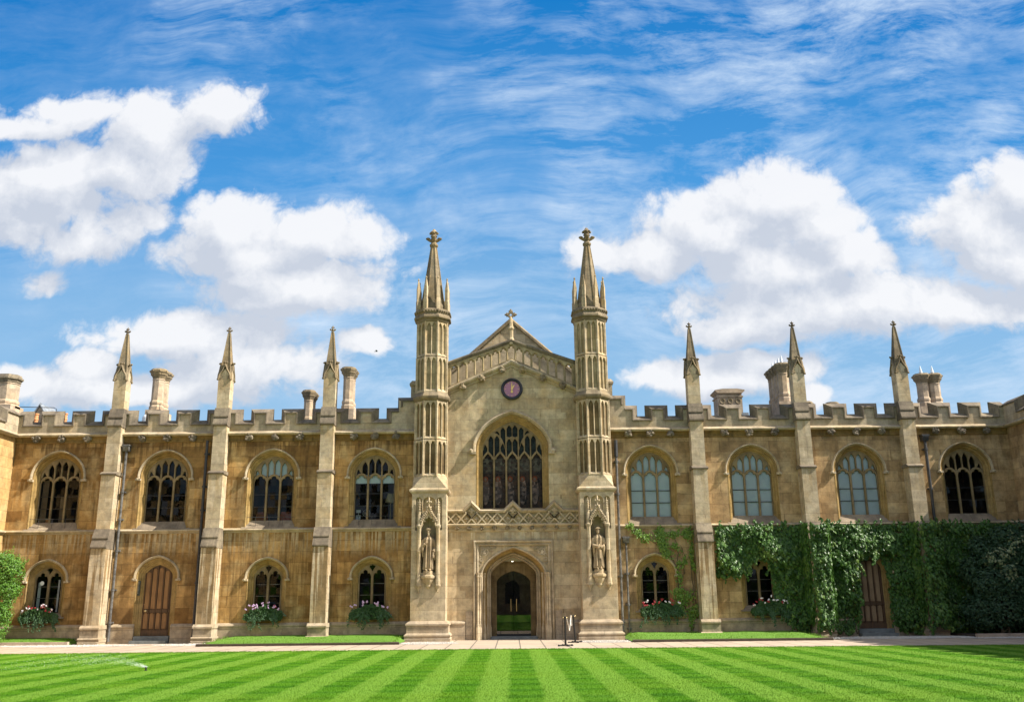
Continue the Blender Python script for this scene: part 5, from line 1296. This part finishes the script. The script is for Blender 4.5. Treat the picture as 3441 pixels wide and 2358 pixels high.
for i in range(260):                                  # shoots hanging below the edge, climbing over the string, or standing off the mass
    x = random.uniform(8.55, 21.3); md = random.random()
    if md < .45: z = creeper_bottom(x)+.1; dz = -1; L = random.uniform(.15, .5)
    elif md < .7: z = 4.35; dz = 1; L = random.uniform(.15, .42)
    else: z = random.uniform(max(.4, creeper_bottom(x)), 4.3); dz = -1; L = random.uniform(.25, .7)
    if creeper_bottom(x) > 4 or (14.4 < x < 15.6 and md < .45 and L > .25) or z < creeper_bottom(x)-.05: continue
    off = wall_y(x, z)+(.22 if md < .7 else random.uniform(.25, .55)); dx = random.uniform(-.25, .25)
    for k_ in range(int(L*26)):
        t = k_/(L*26); q = V3(x-12.6+dx*t+random.uniform(-.04, .04), -off-.06*math.sin(t*3), z+dz*L*t)
        if q.z > 0: leaf_at(lf, q, V3(random.uniform(-.8, .8), -1, random.uniform(-.3, .7)), random.uniform(.07, .17), up=V3(random.uniform(-.7, .7), -.3, -1), wide=.85)
lf.build('leaves', 'creeper_leaf', iv, smooth=None, fix=False)
st = MB(); random.seed(5)
for i in range(26):
    x = random.choice((11.9, 13.7, 14.2, 16.3, 18.5, 20))+random.uniform(-.3, .3); z = 0; pts = [(x-12.6, -wall_y(x, 0)-.03, 0)]
    while z < 4.0: z += .35; x += random.uniform(-.16, .16); pts.append((x-12.6, -wall_y(x, z)-.03, z)) if not (14.35 < x < 15.7 and z < 3.1) else None
    if len(pts) > 4: st.tube(pts, [.022*(1-k_/len(pts))+.005 for k_ in range(len(pts))], 5)
st.build('stem', 'bark', iv)

# thin climber between the pipes and the first right buttress
tc_ = thing('climbing_plant', 'sparse bright green climber with bare stems beside the window right of the chapel', 'climbing plant', (7.2, 0, 0))
st = MB(); lf = MB(); random.seed(8)
strands = [[(7.25, .05), (7.3, .7), (7.05, 1.35), (6.9, 2.0), (6.85, 2.7), (6.6, 3.3), (6.0, 3.75), (5.5, 4.0), (5.05, 4.4), (4.85, 4.62)],
 [(7.3, .05), (7.45, 1.0), (7.5, 2.0), (7.45, 2.9), (7.5, 3.6), (7.35, 4.2)], [(7.35, .05), (7.56, .9), (7.58, 2.4), (7.55, 3.6), (7.5, 4.35)],
 [(6.85, 2.7), (6.95, 3.3), (6.85, 3.9), (6.6, 4.3)], [(7.2, .1), (6.9, .3), (6.6, .55), (6.45, .75)], [(6.9, 2.0), (7.15, 2.5), (7.2, 3.2), (7.0, 3.8)], [(6.6, 3.3), (6.3, 3.6), (6.15, 4.1), (6.2, 4.35)]]
for q in strands:
    pts = []
    for (x1, z1), (x2, z2) in zip(q, q[1:]):
        for k_ in range(4): t = k_/4; pts.append((x1+(x2-x1)*t-7.2+random.uniform(-.025, .025), -.05-random.uniform(0, .02), z1+(z2-z1)*t))
    st.tube(pts, [.020*(1-k_/len(pts))+.006 for k_ in range(len(pts))], 5)
st.build('stem', 'bark', tc_)
clumps = [(4.95, 4.5, .16, .14, 70), (5.25, 4.22, .22, .14, 90), (5.6, 4.02, .26, .17, 130), (6.2, 4.2, .18, .26, 170), (6.3, 3.75, .20, .35, 260), (6.48, 3.3, .2, .16, 120), (6.75, 4.15, .22, .13, 80), (6.8, 3.65, .16, .12, 60), (7.35, 4.15, .25, .22, 160), (7.5, 3.3, .09, .4, 110), (7.55, 2.8, .07, .2, 40), (6.95, 2.9, .16, .14, 40), (6.85, 1.75, .25, .2, 120), (6.95, 1.3, .2, .3, 130), (7.25, 1.6, .25, .2, 90), (7.45, 1.0, .22, .35, 110), (7.3, .6, .12, .3, 60), (6.9, 2.4, .12, .3, 50), (7.15, 3.1, .12, .3, 40)]
for cx, cz, rx, rz, k_ in clumps:
    for i in range(int(k_*1.1)):
        x = random.gauss(cx, rx*.55); z = random.gauss(cz, rz*.55)
        leaf_at(lf, V3(x-7.2, -.06-random.random()*.16, z), V3(random.uniform(-.7, .7), -1, random.uniform(-.2, .7)), random.uniform(.06, .12), wide=.8)
lf.build('leaves', 'young_leaf', tc_, smooth=None, fix=False)

def bush(name, label, loc, blobs, mat, size, n, cat='shrub', seed=1, stems=True, pale=None):
    root = thing(name, label, cat, loc); random.seed(seed); lf = MB(); pl = MB()
    vol = sum(b_[3]*b_[4]*b_[5] for b_ in blobs)
    for (x, y, z, a, b_, c) in blobs:
        for i in range(int(n*(a*b_*c)**.66/sum((q[3]*q[4]*q[5])**.66 for q in blobs))):
            d = V3(random.gauss(0, 1), random.gauss(0, 1), random.gauss(0, 1)).normalized()
            k_ = random.uniform(.70, 1.06)*(1+.36*mnoise.noise(V3(x+d.x*2.4, y+d.y*2.4, z+d.z*2.4)+V3(seed, 0, 0)))
            p = V3(x+d.x*a*k_, y+d.y*b_*k_, z+d.z*c*k_)
            if p.z+loc[2] < .02: continue
            nn = (d+V3(random.uniform(-.6, .6), random.uniform(-.6, .6), random.uniform(-.2, .8)))
            tgt = lf; sz = random.uniform(.75, 1.25)*size
            if pale and any(((p.x-q[0])/q[2])**2+((p.z-q[1])/q[3])**2 < 1 for q in pale) and random.random() < .42 and d.y < .2: tgt = pl; sz *= 1.1
            leaf_at(tgt, p, nn, sz, up=V3(random.uniform(-.7, .7), random.uniform(-.7, .7), random.uniform(-1, .3)), wide=.6)
    for i in range(60):                  # loose shoots breaking the outline
        b_ = random.choice(blobs); d = V3(random.gauss(0, 1), random.gauss(0, .7)-.3, random.gauss(.5, .7)).normalized()
        p0 = V3(b_[0]+d.x*b_[3]*.85, b_[1]+d.y*b_[4]*.85, b_[2]+d.z*b_[5]*.85); L = random.uniform(.2, .55); dd = (d+V3(random.uniform(-.4, .4), 0, random.uniform(0, .7))).normalized()
        for k_ in range(12):
            q = p0+dd*L*k_/12
            if q.z+loc[2] > .05 and q.y < .9: leaf_at(lf, q, V3(random.uniform(-1, 1), -1, random.uniform(-.3, 1)), size*random.uniform(.6, 1.05), up=dd+V3(random.uniform(-.9, .9), random.uniform(-.6, .6), random.uniform(-.5, .5)), wide=.55)
    lf.build('leaves', mat, root, smooth=None, fix=False)
    if pl.v: pl.build('pale_shoots', 'pale_leaf', root, smooth=None, fix=False)['kind'] = 'stuff'
    if stems:
        s_ = MB()
        for i in range(7):
            a = random.uniform(0, 2*PI); b_ = random.choice(blobs)
            s_.tube([(.15*math.cos(a), .15*math.sin(a), -loc[2]*0), (b_[0]*.5, b_[1]*.5, b_[2]*.55), (b_[0], b_[1], b_[2])], [.04, .025, .01], 6)
        s_.build('stem', 'bark', root)
    return root
bush('shrub', 'tall dark leathery shrub with pale shoots in the shaded right corner', (19.6, -1.35, 0),
     [(-.7, .2, .8, .75, .6, .7), (.2, .1, .9, .8, .7, .75), (1.2, .1, .9, .8, .7, .8), (-.3, .1, 1.9, .7, .55, .65), (.55, 0, 2.0, .75, .6, .8), (1.4, .1, 2.2, .6, .6, .9), (.2, .2, 2.95, .6, .5, .55), (.95, .15, 3.2, .6, .5, .65), (.6, .35, 3.8, .5, .4, .5), (1.5, .2, 3.75, .5, .5, .6), (-.9, .45, 2.5, .4, .4, .5), (-.35, .5, 3.4, .4, .35, .45)],
     'shrub_leaf', .145, 17000, seed=4, pale=[(-.05, 2.9, .38, .38), (.35, 3.2, .32, .25), (.85, 3.7, .25, .3), (.35, 2.45, .25, .4)])
bush('shrub', 'bright green clipped wall shrub at the left edge beside the sunlit range', (-20.75, -1.35, 0),
     [(0, 0, .8, .55, .5, .8), (-.1, 0, 1.9, .75, .55, .9), (.1, 0, 2.75, .72, .55, .8), (-.15, 0, 3.05, .7, .5, .6), (-.6, 0, 2.2, .6, .5, 1.3), (.42, 0, 2.1, .42, .45, .4), (.5, 0, 2.95, .38, .4, .35), (.2, -.1, 1.2, .45, .4, .4)],
     'bush_leaf', .085, 13000, seed=6)

def window_box(x, label, seed, reds, w_=.72):
    root = thing('window_box', label, 'flower box', (x, -.12, .72), 'flower boxes under the ground floor windows')
    random.seed(seed)
    t = MB(); t.box(-w_+.06, w_-.06, -.12, .14, .02, .26); t.build('trough', 'trough', root, smooth=None)
    lf = MB(); tr = MB()
    for i in range(1900):
        a = random.uniform(-w_, w_); h = (1-(a/w_)**2*.6)
        z = .12+random.random()**.8*.68*h*(.8+.35*mnoise.noise(V3(a*4, seed, 0))); y = random.uniform(-.30, .06)
        leaf_at(lf, V3(a, y, z), V3(random.uniform(-.7, .7), -1, random.uniform(0, 1)), random.uniform(.06, .11), wide=.7)
    for i in range(30):
        a = random.uniform(-w_*.95, w_*1.05); L = random.uniform(.2, .62); z0 = random.uniform(.2, .5); dx = random.uniform(-.2, .25)
        for k_ in range(26):
            t_ = random.random(); leaf_at(tr, V3(a+dx*t_+random.uniform(-.04, .04), -.22-.1*t_-random.random()*.06, z0-L*t_), V3(random.uniform(-.6, .6), -1, random.uniform(-.2, .6)), random.uniform(.04, .07), wide=.8)
    def bloom(mb, p, r):
        for k_ in range(5):
            an = 2*PI*k_/5+random.random(); d = V3(math.cos(an), -.35, math.sin(an))
            leaf_at(mb, p, V3(math.cos(an)*.4, -1, math.sin(an)*.4), r, up=d, wide=1.0, fold=.1)
    for i in range(22):
        a = random.uniform(-w_*.95, w_*.95); z = .30+.46*(1-(a/w_)**2*.5)*random.uniform(.55, 1.12)
        tgt = 'red_petal' if random.random() < reds else ('white_petal' if reds > .3 else 'lilac_petal')
        fl = MB(); y_ = -.29-random.random()*.08
        for k_ in range(3): bloom(fl, V3(a+random.uniform(-.03, .03), y_, z+random.uniform(-.025, .025)), random.uniform(.028, .046))
        fl.build('flower', tgt, root, smooth=None, fix=False)
    lf.build('leaves', 'box_leaf', root, smooth=None, fix=False); tr.build('trailing_foliage', 'trailing_leaf', root, smooth=None, fix=False)
window_box(-19.6, 'flower box packed with red and white blooms, nearest the left shrub', 31, .45, .75)
window_box(-10.34, 'flower box with lilac blooms and trailing leaves, between two left buttresses', 32, .1, .76)
window_box(-5.96, 'tall leafy flower box with lilac blooms beside the left turret', 33, .05, .80)
window_box(6.1, 'flower box with dark red blooms beside the sparse climber', 34, .55, .85)
window_box(10.6, 'flower box with white blooms half hidden by the dense creeper', 35, .31, .78)

# ------------------------------------------------------------------ things in and before the building
def chair(x, label):
    root = thing('chair', label, 'chair', (x, 1.15, 4.6), 'red upholstered chairs behind the window')
    q = MB(); q.prism_y([(-.24, .42), (.24, .42), (.25, .62), (.2, .80), (-.2, .80), (-.25, .62)], .0, .06); q.build('backrest', 'chair_red', root)
    q = MB(); q.box(-.24, .24, .05, .5, .30, .38); q.build('seat', 'chair_red', root)
    for a in (-.2, .2):
        for y in (.07, .46): q = MB(); q.tube([(a, y, 0), (a, y, .3)], .018, 6); q.build('leg', 'black_metal', root)
    return root
for x, l in ((-10.90, 'left red backed chair inside the window with white top blinds'), (-9.86, 'right red backed chair inside the window with white top blinds')):
    c0 = chair(x, l)
    c0.location = (x, .75, 4.48)
lp = thing('desk_lamp', 'lamp with cream cone shade inside the upper window left of the chapel', 'lamp', (-5.35, .95, 4.6))
q = MB(); q.lathe([(.13, 1.45), (.24, 1.05), (.225, 1.05), (.12, 1.45)], 20); q.build('lamp_shade', 'lampshade', lp)
q = MB(); q.lathe([(.10, 0), (.10, .03), (.015, .05), (.015, 1.2)], 10); q.build('stand', 'brass', lp)
fn = thing('desk_fan', 'white desk fan on the sill inside the upper window left of the chapel', 'fan', (-6.33, .62, 4.87))
q = MB(); q.lathe([(.15, 0), (.165, .02), (.15, .04)], 24, M=Matrix.Translation((0, -.03, .30)) @ ROT, cap=False)
for a in range(12): q.tube([(0, -.06, .30), (.155*math.cos(a*PI/6), -.05, .30+.155*math.sin(a*PI/6))], .004, 4)
q.build('cage', 'white_plastic', fn)
q = MB(); q.lathe([(.09, 0), (.09, .02), (.015, .03), (.015, .27)], 12); q.build('stand', 'white_plastic', fn)
q = MB(); q.ball((0, .02, .30), (.05, .07, .05), 10, 8); q.build('motor', 'white_plastic', fn)
mc = thing('desk_phone', 'white box shaped device on the sill beside the desk fan', 'device', (-6.68, .55, 4.87))
q = MB(); q.prism_x([(-.05, 0), (-.05, .10), (.06, .22), (.06, 0)], -.10, .10); q.build('body', 'blind', mc, smooth=None)
q = MB(); q.box(-.09, .09, .0, .05, .32, .44); q.tube([(0, .03, .2), (0, .03, .33)], .012, 6); q.build('screen', 'white_plastic', mc, smooth=None)
bt = thing('carton', 'orange and cream carton on the sill of the far left upper window', 'box', (-20.1, .5, 4.87))
q = MB(); q.box(-.15, .15, -.05, .08, 0, .19); q.build('body', 'terracotta', bt, smooth=None); q = MB(); q.box(-.155, .155, -.055, .085, .15, .2); q.build('lid', 'lampshade', bt, smooth=None)
bt = thing('bottle', 'white bottle on the sill of the far left upper window', 'bottle', (-19.5, .5, 4.87))
q = MB(); q.lathe([(.06, 0), (.065, .02), (.065, .17), (.03, .22), (.03, .26), (0, .26)], 14); q.build('body', 'white_plastic', bt); q = MB(); q.lathe([(.034, .25), (.034, .29), (0, .29)], 12); q.build('cap', 'blind', bt)

# name board beside the left oak door (lettering far too small to read in the photo: pale lines)
nb = thing('name_board', 'narrow dark board with pale lines of names beside the left oak door', 'sign', (-15.70, .03, 2.12))
q = MB(); q.box(-.075, .075, .0, .05, -.30, .30); q.build('board', 'board_green', nb, smooth=None)
q = MB()
random.seed(2)
for i in range(9): z = .24-i*.055; q.box(-.055, -.055+random.uniform(.06, .105), -.004, .0, z-.008, z+.008)
q.build('lettering', 'board_text', nb, smooth=None)
nb.rotation_euler = (0, 0, R(-30))

def stanchion(x, y, label, rot, lean=0.):
    root = thing('stanchion', label, 'barrier post', (x, y, -.088), 'rope barrier posts by the doorway')
    root.rotation_euler = (0, lean, rot)
    q = MB(); q.lathe([(.036, .02), (.036, .93), (.045, .935), (.045, .985), (.03, 1.0), (0, 1.0)], 14); q.build('post', 'black_metal', root)
    q = MB()
    q.box(-.26, .26, -.03, .03, .012, .05); q.box(-.03, .03, -.26, .26, .0125, .0505)
    for dx, dy in ((.25, 0), (-.25, 0), (0, .25), (0, -.25)): q.lathe([(.04, 0), (.045, .01), (.045, .035), (.03, .06), (0, .06)], 10, (dx, dy))
    q.build('base', 'black_metal', root)
    q = MB(); q.tube([(-.07, 0, .96), (.07, 0, .96)], .012, 6); q.ball((.075, 0, .96), .02, 8, 6); q.ball((-.075, 0, .96), .02, 8, 6); q.build('hook', 'brass', root)
stanchion(1.79, -5.9, 'black barrier post standing at the lawn edge, front end of the rope', R(20))
stanchion(2.30, -3.35, 'black barrier post standing nearer the doorway, with rope looped over it', R(20), R(-3.5))
rp = MB(); a, b_ = V3(1.85, -5.85, .87), V3(2.17, -3.35, .90); pts = []
for i in range(25):
    t = i/24; p = a.lerp(b_, t); sag = .50*4*t*(1-t)*(1.15-.3*(1-t)); pts.append((p.x+.02*math.sin(t*6), p.y, p.z-sag))
rp.tube(pts, .011, 7)
for k_ in range(2):
    rp.tube([(2.17-.02*k_, -3.36-.02*k_, .90), (2.15-.03*k_, -3.40, .70), (2.16-.02*k_, -3.40, .52+.06*k_), (2.19, -3.38, .55+.05*k_), (2.19, -3.36, .88)], .010, 6)
tag(rp.build('rope', 'rope', None), 'cream barrier rope sagging between the two black posts', 'rope')

# sprinkler with its fan of water
sp = thing('sprinkler', 'small sprinkler throwing a thin fan of water over the left lawn', 'sprinkler', (-8.85, -16.6, -.05))
q = MB(); q.lathe([(.04, 0), (.04, .012), (.02, .02), (.02, .055), (.026, .06), (.02, .085), (0, .09)], 12); q.tube([(0, 0, .07), (-.05, .02, .09)], .009, 6); q.build('head', 'black_metal', sp)
q = MB(); random.seed(9)
for i in range(1500):
    t = random.random()**1.5; an = R(random.gauss(152, 13)) if random.random() < .75 else R(random.uniform(176, 186)); Lr = 3.9*t
    h = .08+Lr*.20-Lr*Lr*.060; sp_ = .02+.045*Lr
    p = V3(Lr*math.cos(an), Lr*math.sin(an), max(.02, h))+V3(random.gauss(0, sp_), random.gauss(0, sp_), random.gauss(0, sp_*.6)); r = random.uniform(.0025, .005)
    q.add([(p.x-r, p.y, p.z), (p.x+r, p.y, p.z), (p.x, p.y, p.z+r*2.), (p.x, p.y-r, p.z+r)], [(0, 1, 2), (0, 3, 2), (1, 3, 2)])
w_ = q.build('water_spray', 'water_droplets', sp, smooth=None, fix=False); w_['kind'] = 'stuff'

# bird high over the left range
bd = thing('bird', 'small dark bird gliding in the sky left of the chapel turret', 'bird', (-6.04, 0.2, 12.3))
bd.rotation_euler = (R(8), R(-8), R(15)); bd.scale = (.45, .45, .45)
b_ = MB(); b_.ball((0, 0, 0), (.10, .035, .035), 10, 7); b_.ball((.10, 0, .012), (.035, .028, .028), 8, 6); b_.tube([(.13, 0, .01), (.16, 0, .0)], [.01, .002], 5)
b_.prism_y([(-.08, -.008), (-.22, -.03), (-.22, .02), (-.08, .012)], -.012, .012)
b_.add([(.06, 0, .02), (-.05, 0, .02), (-.16, -.22, .10), (-.02, -.30, .12), (.06, -.15, .08), (.06, 0, .026), (-.05, 0, .026), (-.16, -.22, .106), (-.02, -.30, .126), (.06, -.15, .086)], [(0, 1, 2, 3, 4), (9, 8, 7, 6, 5), (0, 4, 9, 5), (4, 3, 8, 9), (3, 2, 7, 8), (2, 1, 6, 7)])
b_.add([(.06, 0, .02), (-.05, 0, .02), (-.30, .14, .05), (-.22, .25, .06), (.0, .12, .04), (.06, 0, .026), (-.05, 0, .026), (-.30, .14, .056), (-.22, .25, .066), (.0, .12, .046)], [(0, 1, 2, 3, 4), (9, 8, 7, 6, 5), (0, 4, 9, 5), (4, 3, 8, 9), (3, 2, 7, 8), (2, 1, 6, 7)])
b_.build('body', 'bird_dark', bd)
